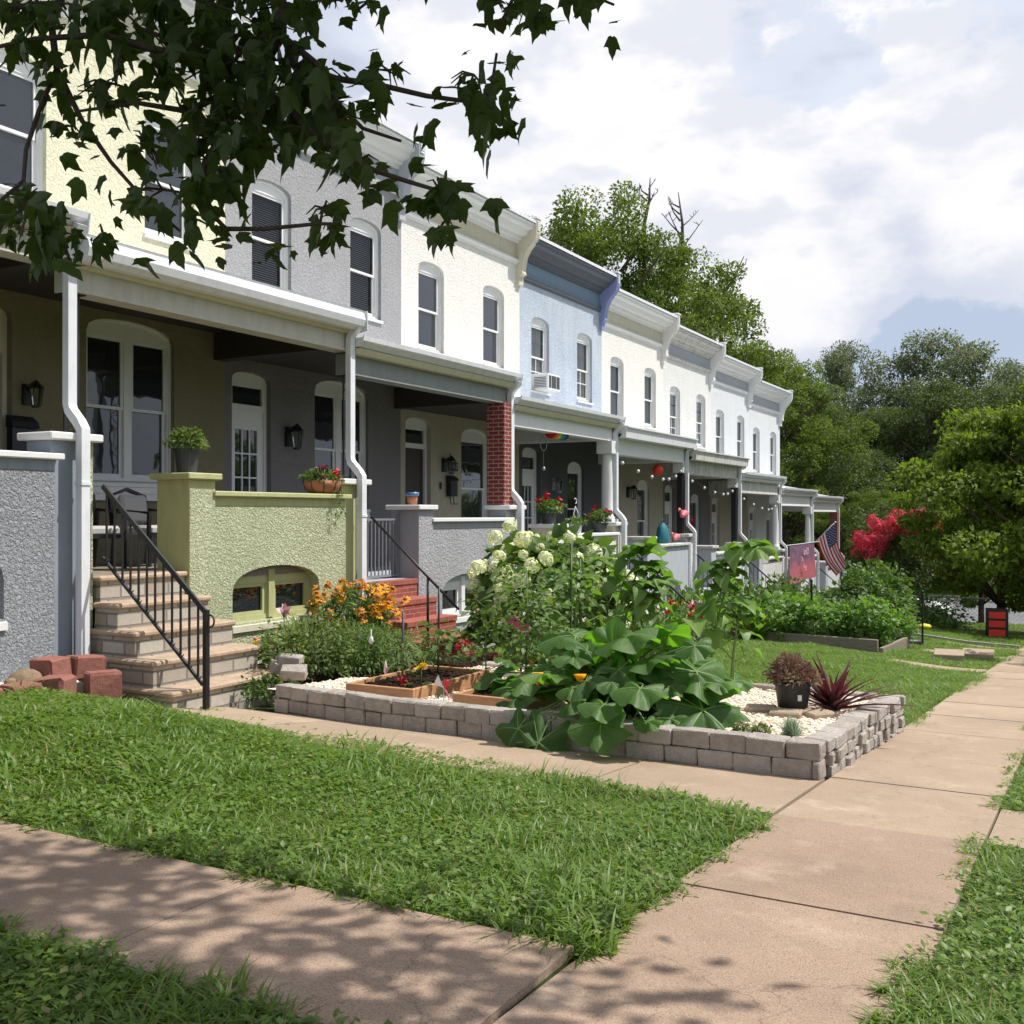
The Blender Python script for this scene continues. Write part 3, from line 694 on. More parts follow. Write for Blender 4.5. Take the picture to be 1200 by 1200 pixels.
def house(k):
    h = HS[k]; y0, y1 = YB[k], YB[k + 1]; zr, fl, ct = ZR[k], FL[k], CT[k]; ceil = zr - .10; dz = fl - 1.0
    gz = ground(XP, (y0 + y1) / 2) - .35
    root = thing('row_house', h['lab'], 'house', (XP, y0, ground(XP, y0)), 'row houses stepping down the street')
    # upper wall
    wz0 = zr + .0; wt = ct - .05
    wins = [(y0 + .55, y0 + 1.42, 5.29 + dz, 6.96 + dz), (y0 + 2.90, y0 + 3.77, 5.29 + dz, 6.96 + dz)]
    w = MB(); w.plate(rect(y0, y1, wz0, wt), [arch(a, b, c, d, .17) for a, b, c, d in wins], XF, .24)
    w.build('wall', h['w'], root)
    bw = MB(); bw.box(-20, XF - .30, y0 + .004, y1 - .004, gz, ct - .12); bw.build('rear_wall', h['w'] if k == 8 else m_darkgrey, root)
    if k == 8:
        e = MB(); e.box(XF - .31, XF - .002, y1 - .05, y1 - .003, gz, ct - .12); e.build('end_wall', h['w'], root)
    st = h['st']
    for i, (a, b, c, d) in enumerate(wins): window(root, a, b, c, d, .17, XF, st if not (k == 1) else 'dark', muntin=(k in (4, 6)))
    # cornice
    c_ = MB(); ys = y1 - .16
    c_.prism([(XF + x, ct + z) for x, z in CORN], y0 + .002, ys)
    co = c_.build('cornice', h['c'], root)
    e = MB(); e.prism([(XF + .40, ct + .004), (XF + .49, ct + .004), (XF + .49, ct - .06), (XF + .475, ct - .06), (XF + .475, ct - .008), (XF + .40, ct - .006)], y0 + .004, ys - .002)
    e.build('drip_edge', m_gutter, co)
    f = MB(); zb = ct - .86
    f.prism([(XF - .01, zb - .03), (XF + .03, zb - .03), (XF + .045, zb + .01), (XF + .075, zb + .03), (XF + .075, zb + .07), (XF - .01, zb + .09)], y0 + .002, ys)
    f.build('frieze_moulding', h['c'] if k == 4 else m_trim if k != 6 else m_oldwhite, root)
    f = MB(); f.box(XF - .01, XF + .014, y0 + .003, ys, zb + .08, ct - .40)
    f.build('frieze', {1: m_creamflat, 2: m_lgrey, 3: m_creamflat, 4: m_bluetrim, 5: m_creamflat, 6: m_lgrey, 7: m_lgrey, 8: m_lgrey}.get(k, m_creamflat), root)
    b = MB(); b.prism([(XF + x, ct + z) for x, z in BRK], ys, y1 + .03); b.build('party_bracket', h['b'], root)
    b = MB(); b.box(XF - .3, XF + .52, ys - .02, y1 + .045, ct + .05, ct + .09); 
    for q in range(5): b.box(XF + .50, XF + .52, ys + .03, y1 - .02, ct - .20 + q * .045, ct - .175 + q * .045)
    b.build('bracket_cap', m_trim, root)
    r = MB(); r.prism([(XF - .02, ct - .02), (-20, ct - .55), (-20, ct - .65), (XF - .02, ct - .12)], y0 + .01, y1 - .01); r.build('roof', m_gutter, root)
    # ground floor wall with a door and a wide window
    dr = (y0 + .15, y0 + .98, fl, fl + 3.02); wi = (y0 + 2.0, y0 + 3.42, fl + 1.0, fl + 3.13)
    if k == 3: wi = (y0 + 2.07, y0 + 3.2, fl + .7, fl + 2.95)
    if wi[3] > ceil - .06: wi = (*wi[:3], ceil - .06)
    if dr[3] > ceil - .12: dr = (*dr[:3], ceil - .12)
    if k >= 4: wi = (y0 + 2.4, y0 + 3.3, fl + .7, min(ceil - .15, fl + 2.8))
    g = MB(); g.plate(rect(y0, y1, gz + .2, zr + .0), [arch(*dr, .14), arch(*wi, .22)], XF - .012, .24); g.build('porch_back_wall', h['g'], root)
    window(root, *wi, .22, XF - .012, 'dark', cols=2 if k < 3 else 1)
    if k < 3:
        pn = MB(); pn.box(XF - .01, XF + .03, wi[0] + .02, wi[1] - .02, wi[2] - .22, wi[2] - .05); pn.box(XF - .01, XF + .045, wi[0] + .0, wi[1] - .0, wi[2] - .13, wi[2] - .11); pn.build('window_apron', m_trim, root)
    dm = {0: m_darkwood, 1: m_darkwood, 3: m_darkwood}.get(k, m_trim)
    a, b_, z0, zt = dr; zd = z0 + 2.45 if zt - z0 > 2.75 else zt - .42
    d = MB(); d.plate(arch(a + .002, b_ - .002, z0, zt - .002, .14), [rect(a + .06, b_ - .06, z0 + .02, zd), rect(a + .1, b_ - .1, zd + .09, zt - .22)], XF - .1, .06)
    df = d.build('door_frame', m_trim if k != 1 else m_creamflat, root)
    g = MB(); g.add([(XF - .13, a + .05, zd + .05), (XF - .13, b_ - .05, zd + .05), (XF - .13, b_ - .05, zt - .19), (XF - .13, a + .05, zt - .19)], [(0, 1, 2, 3)]); g.build('transom_pane', m_glass, df)
    d = MB()
    if dm is m_trim:
        d.plate(rect(a + .062, b_ - .062, z0 + .02, zd - .003), [rect(a + .18, b_ - .18, z0 + .75, zd - .28)], XF - .125, .04)
        n3 = (b_ - a - .36) / 3
        for i in (1, 2): d.box(XF - .15, XF - .13, a + .18 + n3 * i - .012, a + .18 + n3 * i + .012, z0 + .75, zd - .28)
        for i in (1, 2, 3): zz = z0 + .75 + (zd - z0 - 1.03) * i / 4; d.box(XF - .151, XF - .131, a + .18, b_ - .18, zz - .012, zz + .012)
        do = d.build('door', dm, root)
        g = MB(); g.add([(XF - .155, a + .17, z0 + .7), (XF - .155, b_ - .17, z0 + .7), (XF - .155, b_ - .17, zd - .2), (XF - .155, a + .17, zd - .2)], [(0, 1, 2, 3)]); g.build('door_pane', m_glass, do)
    else:
        d.box(XF - .19, XF - .15, a + .062, b_ - .062, z0 + .02, zd - .003); d.box(XF - .152, XF - .14, a + .2, b_ - .2, z0 + .3, z0 + 1.1); d.box(XF - .152, XF - .14, a + .2, b_ - .2, z0 + 1.3, zd - .25)
        do = d.build('door', dm, root)
    kb = MB(); kb.tube([(XF - .13, b_ - .12, z0 + 1.02), (XF - .05, b_ - .12, z0 + 1.02), (XF - .05, b_ - .2, z0 + 1.02)], .016, 6); kb.box(XF - .13, XF - .115, b_ - .15, b_ - .09, z0 + .94, z0 + 1.14); kb.build('handle', m_iron, do)
    # porch
    p = MB(); p.box(XF - .02, XP - .12, y0 + .003, y1 - .003, fl - .12, fl); p.build('porch_floor', m_lgrey if k > 1 else m_greywood, root)
    ypa, ypb, ywb = y0 + 1.34, y0 + 1.72, y1 - .30
    if k == 0: ypa, ypb = y0 + 1.0, y0 + 1.4
    bas = (y0 + 2.02, y0 + 3.54, fl - .64, fl + .0)
    p = MB(); p.plate(rect(ypb, ywb, gz, fl + .80), [arch(*bas, .30, 14)], XP, .24); p.box(XP - .245, XP - .24, ypb, ywb, bas[3] + .02, fl + .80)
    p.build('porch_wall', h['p'], root)
    if k < 4:
        p = MB(); p.box(XP - .002, XP + .006, ypb + .001, ywb - .001, fl + .70, fl + .801); p.build('wall_band', h['pf'], root)
    p = MB(); p.rbox((XP - .115, (ypb + ywb) / 2 + .02, fl + .831), (.36, ywb - ypb + (.10 if k < 4 else .02), .06), bev=.01); p.build('wall_cap', h['cap'], root)
    bf = {1: m_greenflat, 2: m_trim}.get(k, m_trim)
    q = MB(); a, b_, z0, zt = bas; mid = (a + b_) / 2
    q.plate(arch(a + .002, b_ - .002, z0, zt - .002, .30, 14), [rect(a + .07, mid - .07, z0 + .06, zt - .21), rect(mid + .07, b_ - .07, z0 + .06, zt - .21)], XP - .13, .05)
    q.box(XP - .13, XP - .10, mid - .05, mid + .05, z0 + .02, zt - .05)
    for s0, s1 in ((a + .07, mid - .07), (mid + .07, b_ - .07)): q.plate(rect(s0 - .005, s1 + .005, z0 + .055, zt - .205), [rect(s0 + .045, s1 - .045, z0 + .105, zt - .25)], XP - .145, .03)
    bwn = q.build('basement_window', bf, root)
    g = MB(); g.box(XP - .19, XP - .185, a + .06, b_ - .06, z0 + .03, zt - .2); g.build('pane', m_glass, bwn)
    g = MB(); g.prism([(XP - .14, z0 + .001), (XP + .03, z0 - .03), (XP + .03, z0 - .10), (XP - .14, z0 - .10)], a - .02, b_ + .02); g.build('sill', m_creamflat if k == 1 else m_trim, bwn)
    pm = h['pf']
    p = MB(); p.box(XP - .45, XP + .03, ypa, ypb, gz, fl + .98); pl = p.build('stair_pillar', [pm], root)
    if k in (0, 1, 2, 3):
        p = MB(); p.box(XP + .031, XP + .036, ypa + .003, ypb - .003, gz, fl + .88); p.build('stucco_face', h['p'], pl)
    p = MB(); p.rbox((XP - .21, (ypa + ypb) / 2, fl + 1.015), (.60, ypb - ypa + .12, .07), bev=.01); p.build('cap', h['cap'], pl)
    p = MB(); p.box(XP - .40, XP - .06, ywb + .001, y1 - .001, gz, fl + .99); pl2 = p.build('end_pilaster', pm, root)
    p = MB(); p.rbox((XP - .21, y1 - .07, fl + 1.03), (.50, .60, .075), bev=.012); p.build('cap', m_trim if k < 3 else h['cap'], pl2)
    p = MB(); p.box(XP - .40, XP - .05, y0 + .001, y0 + .17, gz, (FL[k - 1] + .99) if k else fl + 1.2); p.build('side_pilaster', [h['p']], root)
    # beam, ceiling, roof
    bb = zr - .50 if k < 4 else zr - .58
    bm = {0: m_beam, 1: m_beam, 2: m_greybeam, 3: m_trim}.get(k, m_oldwhite if k in (5, 6) else m_trim)
    ft = zr - .22
    p = MB(); p.box(-8.90, -8.68, y0 + .001, y1 - .001, bb, ft); p.box(-8.68, -8.664, y0 + .001, y1 - .001, bb + .002, bb + .035)
    p.build('porch_beam', bm, root)
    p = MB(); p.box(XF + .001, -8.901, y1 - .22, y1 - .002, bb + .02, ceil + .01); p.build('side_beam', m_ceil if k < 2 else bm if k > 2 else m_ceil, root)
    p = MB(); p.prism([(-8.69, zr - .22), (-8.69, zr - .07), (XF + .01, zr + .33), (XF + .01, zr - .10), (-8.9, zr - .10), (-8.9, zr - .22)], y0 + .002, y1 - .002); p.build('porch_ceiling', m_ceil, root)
    p = MB(); p.prism([(-8.60, zr - .02), (XF + .02, zr + .38), (XF + .02, zr + .335), (-8.60, zr - .05)], y0 - (.0 if k else 0), y1 + .001); p.build('porch_roof', m_gutter, root)
    ga, gb = y0 + .02, y1 + .04
    g = MB()
    if k == 1:      # big wrapped round gutter
        pr = [(-8.67, zr - .20), (-8.58, zr - .235), (-8.50, zr - .23), (-8.44, zr - .18), (-8.415, zr - .10), (-8.43, zr - .03), (-8.46, zr), (-8.60, zr + .0), (-8.67, zr - .02)]
        g.prism(pr, ga, gb); g.prism([(-8.70, zr + .005), (-8.47, zr + .005), (-8.455, zr + .03), (-8.70, zr + .045)], ga, gb)
        g.prism([(-8.72, zr - .3), (-8.40, zr - .24), (-8.40, zr + .02), (-8.72, zr + .04)], gb, gb + .012)
    elif k in (4, 5):
        g.prism([(-8.68, zr - .24), (-8.42, zr - .24), (-8.40, zr - .05), (-8.36, zr - .03), (-8.36, zr + .0), (-8.68, zr + .02)], ga, gb)
        g.prism([(-8.72, zr - .40), (-8.48, zr - .28), (-8.43, zr + .0), (-8.72, zr + .02)], gb, gb + .02)
    else:
        pr = [(-8.67, zr - .14), (-8.54, zr - .14), (-8.50, zr - .09), (-8.45, zr - .06), (-8.44, zr - .0), (-8.46, zr), (-8.46, zr - .02), (-8.67, zr - .02)]
        g.prism(pr, ga, gb)
        g.prism([(-8.72, zr - .26), (-8.46, zr - .20), (-8.43, zr + .0), (-8.72, zr + .03)], gb, gb + .012)
    g.build('gutter', m_gutter if k not in (5,) else m_oldwhite, root)
    s_ = MB(); s_.prism([(-8.681, zr - .235), (-8.56, zr - .235), (-8.50, zr - .16), (-8.681, zr - .15)] if k != 1 else [(-8.681, zr - .27), (-8.63, zr - .27), (-8.60, zr - .22), (-8.681, zr - .20)], y0 + .02, y1 + .02)
    s_.build('soffit', m_soffit if k < 4 else m_trim, root)
    ds = (m_gutter, 1.0) if k < 4 else (m_gutter, .85)
    zc = fl + 1.07
    downspout(root, y1 - .04, zr - .12, zc, ground(XP, y1) + .34 if k == 0 else ground(XP, y1) + .15, ds[0], ds[1])
    # posts on the end pilaster
    if k in (0, 1): post_iron(root, y1 + .12, zc, min(bb, ZR[k + 1] - .5))
    elif k == 2: post_square(root, y1 - .15, zc, bb, .17, m_redbrick)
    elif k == 3: post_column(root, y1 - .14, zc, bb)
    elif k in (4, 5):
        post_square(root, y1 - .13, zc, bb - .2, .07, m_iron)
        p = MB(); p.box(XP - .40, XP - .15, y1 - .28, y1 - .02, bb - .24, bb); p.build('post_block', m_oldwhite, root)
    elif k in (6, 7): post_column(root, y1 - .14, zc, bb, .10)
    else: post_square(root, y1 - .15, zc, bb, .15, m_redbrick)
    # steps
    if k > 0:
        mt, mr_ = (m_stonetread, m_stoneriser) if k == 1 else (m_stepbrick, m_stepbrick) if k == 2 else (m_lgrey, m_oldwhite)
        t = MB(); ri = MB()
        for j in range(5):
            xe_ = XP + .03 + .305 * j; zt = fl - .005 - .25 * j; ya = y0 + .19 - .055 * j; yb = ypa - .01 + (.045 * j)
            if k == 2: ya = y0 + .19
            th = .055 if k == 1 else .07
            xb_ = XP - .45 if j == 0 else XP - .02
            yb2 = yb if j else ypa - .004
            if k == 1: t.rbox(((xb_ + xe_) / 2, (ya + yb2) / 2, zt - th / 2), (xe_ - xb_, yb2 - ya, th), bev=.016)
            else: t.rbox(((xb_ + xe_) / 2, (ya + yb2) / 2, zt - th / 2), (xe_ - xb_, yb2 - ya, th), bev=.004)
            o_ = .03 if k == 1 else .012
            ri.box(xb_ + .01, xe_ - o_ - .001 * j, ya + o_, yb2 - o_, (zt - .26 if j < 4 else gz - .3), zt - th)
            if j: ri.box(XP - .02, xe_ - o_ - .305, ya + o_ + .001, yb2 - o_ - .001, gz - .2, zt - .2)
        stp = ri.build('steps', mr_, root); t.build('tread', mt if k != 2 else m_stepbrickv, stp)
        # handrail at the near side
        hr = MB(); yr = y0 + .23; A = Vector((XP + .02, yr, fl + .88)); B = Vector((XP + 1.40, yr, fl - .30)); lo = Vector((0, 0, -.70))
        if k == 1:
            hr.tube([A, B], .018, sq=(.05, .022)); hr.tube([A + lo, B + lo + Vector((-.04, 0, .04))], .012, sq=(.026, .026))
            for i in range(12):
                q_ = A.lerp(B, (i + .5) / 12.4); hr.tube([q_, q_ + lo * .96], .007, sq=(.016, .016))
                c0 = q_ + lo * .96; hr.tube([c0 + Vector((0, 0, .03)), c0, c0 + Vector((.02, 0, -.02)), c0 + Vector((.04, 0, .0))], .006, 5)
            hr.tube([(B.x, yr, ground(B.x, yr) - .05), (B.x, yr, B.z + .03)], .02, sq=(.045, .045))
            c0 = B + Vector((.0, 0, -.02)); hr.tube([c0 + Vector((.03 + .05 * math.sin(a), .02, .0 - .055 + .055 * math.cos(a))) for a in [i * .45 for i in range(8)]], .009, 6)
        elif k in (4, 5, 6):
            hr.tube([A, B], .016, sq=(.035, .02)); hr.tube([A + lo, B + lo], .011, sq=(.022, .022))
            for i in range(12):
                q_ = A.lerp(B, (i + .5) / 12.4); hr.tube([q_, q_ + lo], .006, sq=(.014, .014))
            hr.tube([(B.x, yr, ground(B.x, yr) - .05), (B.x, yr, B.z + .03)], .02, sq=(.04, .04)); hr.tube([(A.x, yr, fl - .1), (A.x, yr, A.z)], .02, sq=(.03, .03))
        else:
            hr.tube([A, B], .018, 8); hr.tube([(XP + .93, yr, fl - .80), (XP + .93, yr, fl + .11)], .017, 8); hr.lathe((XP + .93, yr, fl - .76), [(.03, -.03), (.03, .02), (.018, .04)], 8)
        hr.build('handrail', m_iron, root)
    HOUSES.append(root); return root
for k in range(9): house(k)
# ------------------------------------------------------------------ leaf shapes
def ovateT(w=.3, droop=.25, fold=.12, n=5, p=.75):
    V = []; Fc = []
    for i in range(n + 1):
        t = i / n; ww = w * math.sin(math.pi * min(1, t ** p)) + .006; z = -droop * t * t
        V += [(-ww, t, z + fold * ww * 2), (0, t, z), (ww, t, z + fold * ww * 2)]
    for i in range(n):
        a = 3 * i; Fc += [(a, a + 1, a + 4, a + 3), (a + 1, a + 2, a + 5, a + 4)]
    return V, Fc
def lobedT(lobes=5, amp=.16, droop=.35, ripple=.07, n=30, rings=3, wid=1.0, teeth=.03):
    V = []; Fc = []
    for r in range(rings + 1):
        t = r / rings
        for j in range(n):
            a = 2 * math.pi * j / n
            R = .5 * (1 + amp * math.cos(lobes * a) + teeth * math.cos(a * lobes * 3 + 1))
            if abs(a - math.pi) < .45: R *= .45 + .55 * abs(a - math.pi) / .45
            x = R * t * math.sin(a) * wid; y = .38 + R * t * math.cos(a)
            z = -droop * t * t * (.5 + .25 * math.cos(a)) + ripple * t * math.sin(lobes * a + .7) + .12 * abs(x)
            V.append((x, y, z))
    for r in range(rings):
        for j in range(n): Fc.append((r * n + j, r * n + (j + 1) % n, (r + 1) * n + (j + 1) % n, (r + 1) * n + j))
    return V, Fc
def veinT(lobes=5, amp=.17, droop=.34, ripple=.085):
    V = []; Fc = []
    for k in range(-2, 3):
        a = 2 * math.pi * k / lobes; n0 = len(V)
        for i in range(5):
            t = i / 4 * .9; R = .5 * (1 + amp * math.cos(lobes * a)); w = .011 * (1 - .75 * i / 4)
            for sg in (-1, 1):
                x = R * t * math.sin(a) + sg * w * math.cos(a); y = .38 + R * t * math.cos(a) - sg * w * math.sin(a)
                V.append((x, y, -droop * t * t * (.5 + .25 * math.cos(a)) + ripple * t * math.sin(lobes * a + .7) + .12 * abs(x) + .007))
        for i in range(4): Fc.append((n0 + 2 * i, n0 + 2 * i + 1, n0 + 2 * i + 3, n0 + 2 * i + 2))
    n0 = len(V); V += [(-.012, 0, -.005), (.012, 0, -.005), (.012, .39, .008), (-.012, .39, .008)]; Fc.append((n0, n0 + 1, n0 + 2, n0 + 3))
    return V, Fc
T_OV, T_LANCE, T_WIDE = ovateT(), ovateT(.11, .35), ovateT(.42, .3, .1, 6, .6)
T_LOBE = lobedT(5, .17, .34, .085, 40, 3, 1, .05); T_VEIN = veinT(); T_HEART = ovateT(.40, .45, .16, 7, .5)
T_SIMPLE = ([(0, 0, 0), (-.3, .5, .08), (0, 1, -.08), (.3, .5, .08)], [(0, 1, 2, 3)])
T_STRAP = ovateT(.035, .25, .3, 5, .5)
def leaves(T, P, axis, up, s): return scatter(T, P, frames(axis, up), s)
def cloud(c, r, n, shell=.6, lump=.18, zmin=-1):
    """points and outward directions on a lumpy ellipsoid"""
    d = rdirs(n, zmin, 1); ph = RNG.uniform(0, 6, 6)
    k = 1 + lump * (np.sin(d[:, 0] * 5 + ph[0]) + np.sin(d[:, 1] * 6 + ph[1]) + np.sin(d[:, 2] * 5 + ph[2]) + .7 * np.sin(d[:, 0] * 11 + d[:, 2] * 9 + ph[3]))
    q = 1 - (1 - shell) * RNG.uniform(0, 1, n) ** 1.5
    return np.asarray(c) + d * np.asarray(r) * (k * q)[:, None], d
def bush(name, label, cat, c, r, n, T, s, mat, group=None, shell=.55, lump=.14, base=None, up=.6, rnd=.6, zmin=-.5, stems=True, part='foliage'):
    b = base if base is not None else (c[0], c[1], ground(c[0], c[1]))
    t = thing(name, label, cat, b, group)
    P, d = cloud(c, r, n, shell, lump, zmin)
    ax = d + RNG.normal(0, rnd, (n, 3)) + np.array([0, 0, -.1]); u = np.array([0, 0, up]) + d * .5 + RNG.normal(0, .35, (n, 3))
    npobj(part, *leaves(T, P, ax, u, s * RNG.uniform(.6, 1.25, n)), mat, t)
    if stems:
        m = MB()
        for i in range(9):
            q = P[RNG.integers(n)] * .75 + np.array(c) * .25; m.tube([b, (b[0] * .4 + q[0] * .6, b[1] * .4 + q[1] * .6, (b[2] + q[2]) / 2), tuple(q)], [.012, .009, .005], 5)
        m.build('stem', m_stem, t)
    return t
def flower_T(petals=8, r=1, zr=.25):
    V = [(0, 0, zr)]; Fc = []
    for i in range(petals):
        a = 2 * math.pi * i / petals; w = math.pi / petals * .9; n = len(V)
        V += [(.25 * math.cos(a - w), .25 * math.sin(a - w), zr), (r * math.cos(a - w * .6), r * math.sin(a - w * .6), 0), (r * math.cos(a + w * .6), r * math.sin(a + w * .6), 0), (.25 * math.cos(a + w), .25 * math.sin(a + w), zr)]
        Fc.append((n, n + 1, n + 2, n + 3))
    V.append((0, 0, zr)); return V, Fc
def head_mesh(name, T, mat, n, r, s, squash=.8, core=None):
    """a ball of small florets as shared mesh data"""
    P, d = cloud((0, 0, 0), (r, r, r * squash), n, .9, .05, -.75)
    V, Fc = leaves(T, P, np.cross(d, rdirs(n)) + .01, d, s * RNG.uniform(.8, 1.2, n))
    o = npobj(name, V, Fc, mat); me = o.data; bpy.data.objects.remove(o); return me
def put_parts(name, me, parent, pts, scl, tilt=.5):
    for p, s in zip(pts, scl):
        o = bpy.data.objects.new(name, me); link(o); o.parent = parent; o.location = Vector(p) - Vector(parent.location)
        o.scale = (s, s, s); o.rotation_euler = (random.gauss(0, tilt), random.gauss(0, tilt), random.uniform(0, 6.28))
def up_scatter(n, sd=.4): return nrm(np.array([0, 0, 1.]) + RNG.normal(0, sd, (n, 3)))

# ------------------------------------------------------------------ the walled garden
def stone_wall():
    t = thing('garden_wall', 'low dry stacked wall of grey brown blocks round the pebble garden', 'wall', (-1.75, 7.5, ground(-1.75, 7.5)))
    fr, sd, bk = MB(), MB(), MB()
    def course(mb, pts, z0f, z1f, L0, depth, off, jit=.012):
        (xa, ya), (xb, yb) = pts; L = math.hypot(xb - xa, yb - ya); ux, uy = (xb - xa) / L, (yb - ya) / L; s = -off; ang = math.atan2(uy, ux)
        while s < L - .02:
            l = L0 * random.uniform(.82, 1.18); a, b = max(0, s), min(L, s + l)
            if b - a > .05:
                m = (a + b) / 2; x, y = xa + ux * m, ya + uy * m; z0, z1 = z0f(y, x), z1f(y, x)
                if z1 - z0 > .03:
                    mb.rbox((x + random.uniform(-1, 1) * jit * -uy, y + random.uniform(-1, 1) * jit, (z0 + z1) / 2), (b - a - .005, depth * random.uniform(.93, 1.05), z1 - z0 - .006), rz=ang + random.gauss(0, .03), rx=random.gauss(0, .02), bev=random.uniform(.007, .013), jit=.0055)
            s += l
    top = lambda y, x: bedz(y) + .045
    rows = 3
    for c in range(rows):
        z1 = lambda y, x, c=c: top(y, x) - .13 * c + (.004 if c else 0); z0 = lambda y, x, c=c: top(y, x) - .13 * (c + 1)
        course(fr, [(-6.75, 7.66), (-5.6, 7.52)], z0, z1, .24, .17, .1 * c); course(fr, [(-5.6, 7.52), (-1.66, 7.50)], z0, z1, .265, .17, .13 * c)
    for c in range(5):
        z1 = lambda y, x, c=c: top(y, x) - .0985 * c; z0 = lambda y, x, c=c: top(y, x) - .0985 * (c + 1)
        course(sd, [(-1.74, 7.62), (-1.70, 10.66)], z0, z1, .17 if c else .19, .20, .07 * c, .022)
    course(bk, [(-1.84, 10.62), (-6.4, 10.72)], lambda y, x: top(y, x) - .14, top, .3, .15, 0); course(bk, [(-1.84, 10.62), (-6.4, 10.72)], lambda y, x: top(y, x) - .28, lambda y, x: top(y, x) - .14, .3, .15, .1)
    fr.build('front_run', m_block, t); sd.build('side_run', m_block, t); bk.build('back_run', m_block, t)
stone_wall()
def sheet(name, poly, zf, mat, kind='structure', n=1):
    m = MB(); V = [(x, y, zf(x, y)) for x, y in poly]; m.add(V, [tuple(range(len(V)))]); o = m.build(name, mat); tag(o, kind=kind); return o
sheet('gravel_bed', [(-6.9, 7.62), (-1.8, 7.55), (-1.8, 10.6), (-6.6, 10.7)], lambda x, y: bedz(y) - .015, m_pebble)
m = MB(); m.vprism([(-8.45, 8.6), (-6.7, 8.6), (-6.3, 9.0), (-6.3, 10.8), (-7.0, 10.9), (-8.45, 10.9)], -.5, -.13); m.vprism([(-8.45, 8.5), (-6.95, 8.5), (-6.7, 8.6), (-8.45, 8.6)], -.5, -.16)
tag(m.build('mulch_bed', m_mulch), kind='structure')
def ico():
    t = (1 + 5 ** .5) / 2; V = [(-1, t, 0), (1, t, 0), (-1, -t, 0), (1, -t, 0), (0, -1, t), (0, 1, t), (0, -1, -t), (0, 1, -t), (t, 0, -1), (t, 0, 1), (-t, 0, -1), (-t, 0, 1)]
    V = nrm(np.array(V, float)); Fc = [(0, 11, 5), (0, 5, 1), (0, 1, 7), (0, 7, 10), (0, 10, 11), (1, 5, 9), (5, 11, 4), (11, 10, 2), (10, 7, 6), (7, 1, 8), (3, 9, 4), (3, 4, 2), (3, 2, 6), (3, 6, 8), (3, 8, 9), (4, 9, 5), (2, 4, 11), (6, 2, 10), (8, 6, 7), (9, 8, 1)]
    return V, Fc
ICO = ico()
def pebbles(x0, x1, y0, y1, n, zf, s, ok=None):
    P = np.stack([RNG.uniform(x0, x1, n), RNG.uniform(y0, y1, n)], -1)
    if ok: P = P[ok(P[:, 0], P[:, 1])]
    n = len(P); Z = np.array([zf(x, y) for x, y in P]) + RNG.uniform(-.004, .008, n)
    sc3 = np.stack([RNG.uniform(.7, 1.3, n), RNG.uniform(.6, 1, n), RNG.uniform(.4, .65, n)], -1) * (s * RNG.uniform(.6, 1.25, n))[:, None]
    return scatter(ICO, np.stack([P[:, 0], P[:, 1], Z], -1), frames(rdirs(n, -.2, .2), np.array([0, 0, 1.])), sc3)
BEDS = [(-6.02, -5.27, 7.70, 9.05), (-4.86, -4.14, 7.70, 9.5), (-4.9, -3.35, 10.0, 10.5)]
def okp(x, y):
    r = np.ones(len(x), bool)
    for a, b, c, d in BEDS: r &= ~((x > a) & (x < b) & (y > c) & (y < d))
    return r & ~((x < -6.3) & (y > 8.7))
tag(npobj('garden_gravel', *pebbles(-6.75, -1.82, 7.6, 10.55, 15500, lambda x, y: bedz(y), .021, okp), m_pebble, smooth=True), 'cream and tan pebbles spread over the walled garden', 'pebbles', kind='stuff')
def raised_bed(i, lab):
    a, b, c, d = BEDS[i]; z0 = bedz(c) - .03; z1 = bedz(c) + .10; w = .045
    t = thing('raised_bed', lab, 'planter', ((a + b) / 2, c, z0), 'cedar raised beds')
    for nm, q in (('board', (a, b, c, c + w)), ('board', (a, b, d - w, d)), ('board', (a, a + w, c + w, d - w)), ('board', (b - w, b, c + w, d - w))):
        m = MB(); m.rbox(((q[0] + q[1]) / 2, (q[2] + q[3]) / 2, (z0 + z1) / 2), (q[1] - q[0] - .002, q[3] - q[2] - .002, z1 - z0), bev=.004); m.build(nm, m_bedwood, t)
    m = MB(); m.box(a + w, b - w, c + w, d - w, z0, z1 - .04); m.build('soil', m_mulch, t)
raised_bed(0, 'square cedar raised bed with a red flower and two staked pepper plants'); raised_bed(1, 'long cedar raised bed partly under the big squash leaves')
raised_bed(2, 'cedar raised bed against the back wall of the garden, below the tall sunflower stalks')
# crumbs of mulch on the raised soil
def crumbs():
    o = []
    for a, b, c, d in BEDS[:2]: o.append(pebbles(a + .06, b - .06, c + .06, d - .06, 1500, lambda x, y, c=c: bedz(c) + .065, .018))
    o.append(pebbles(-8.4, -6.3, 8.65, 10.8, 3500, lambda x, y: -.125, .022))
    tag(npobj('mulch', *join(o), m_mulch), 'dark brown bark mulch in the planting beds', 'mulch', kind='stuff')
crumbs()
# three loose blocks at the left end
for p, sz, rz, rx, ry, lab in [((-6.83, 7.93, .06), (.25, .16, .10), .5, .35, .0, 'loose grey block leaning against the front end of the garden wall'),
                       ((-7.12, 8.08, .06), (.22, .15, .11), 1.0, .2, .3, 'loose block tilted at the foot of the shrub, left of the wall end'),
                       ((-7.02, 8.10, .15), (.23, .16, .09), .3, .05, .05, 'loose pale block topmost of the little pile by the garden wall')]:
    m = MB(); m.rbox(p, sz, rz, rx, ry, bev=.01, jit=.008); tag(m.build('stone_block', m_block, base=(p[0], p[1], p[2] - sz[2] / 2)), lab, 'stone block', 'loose blocks by the garden wall')
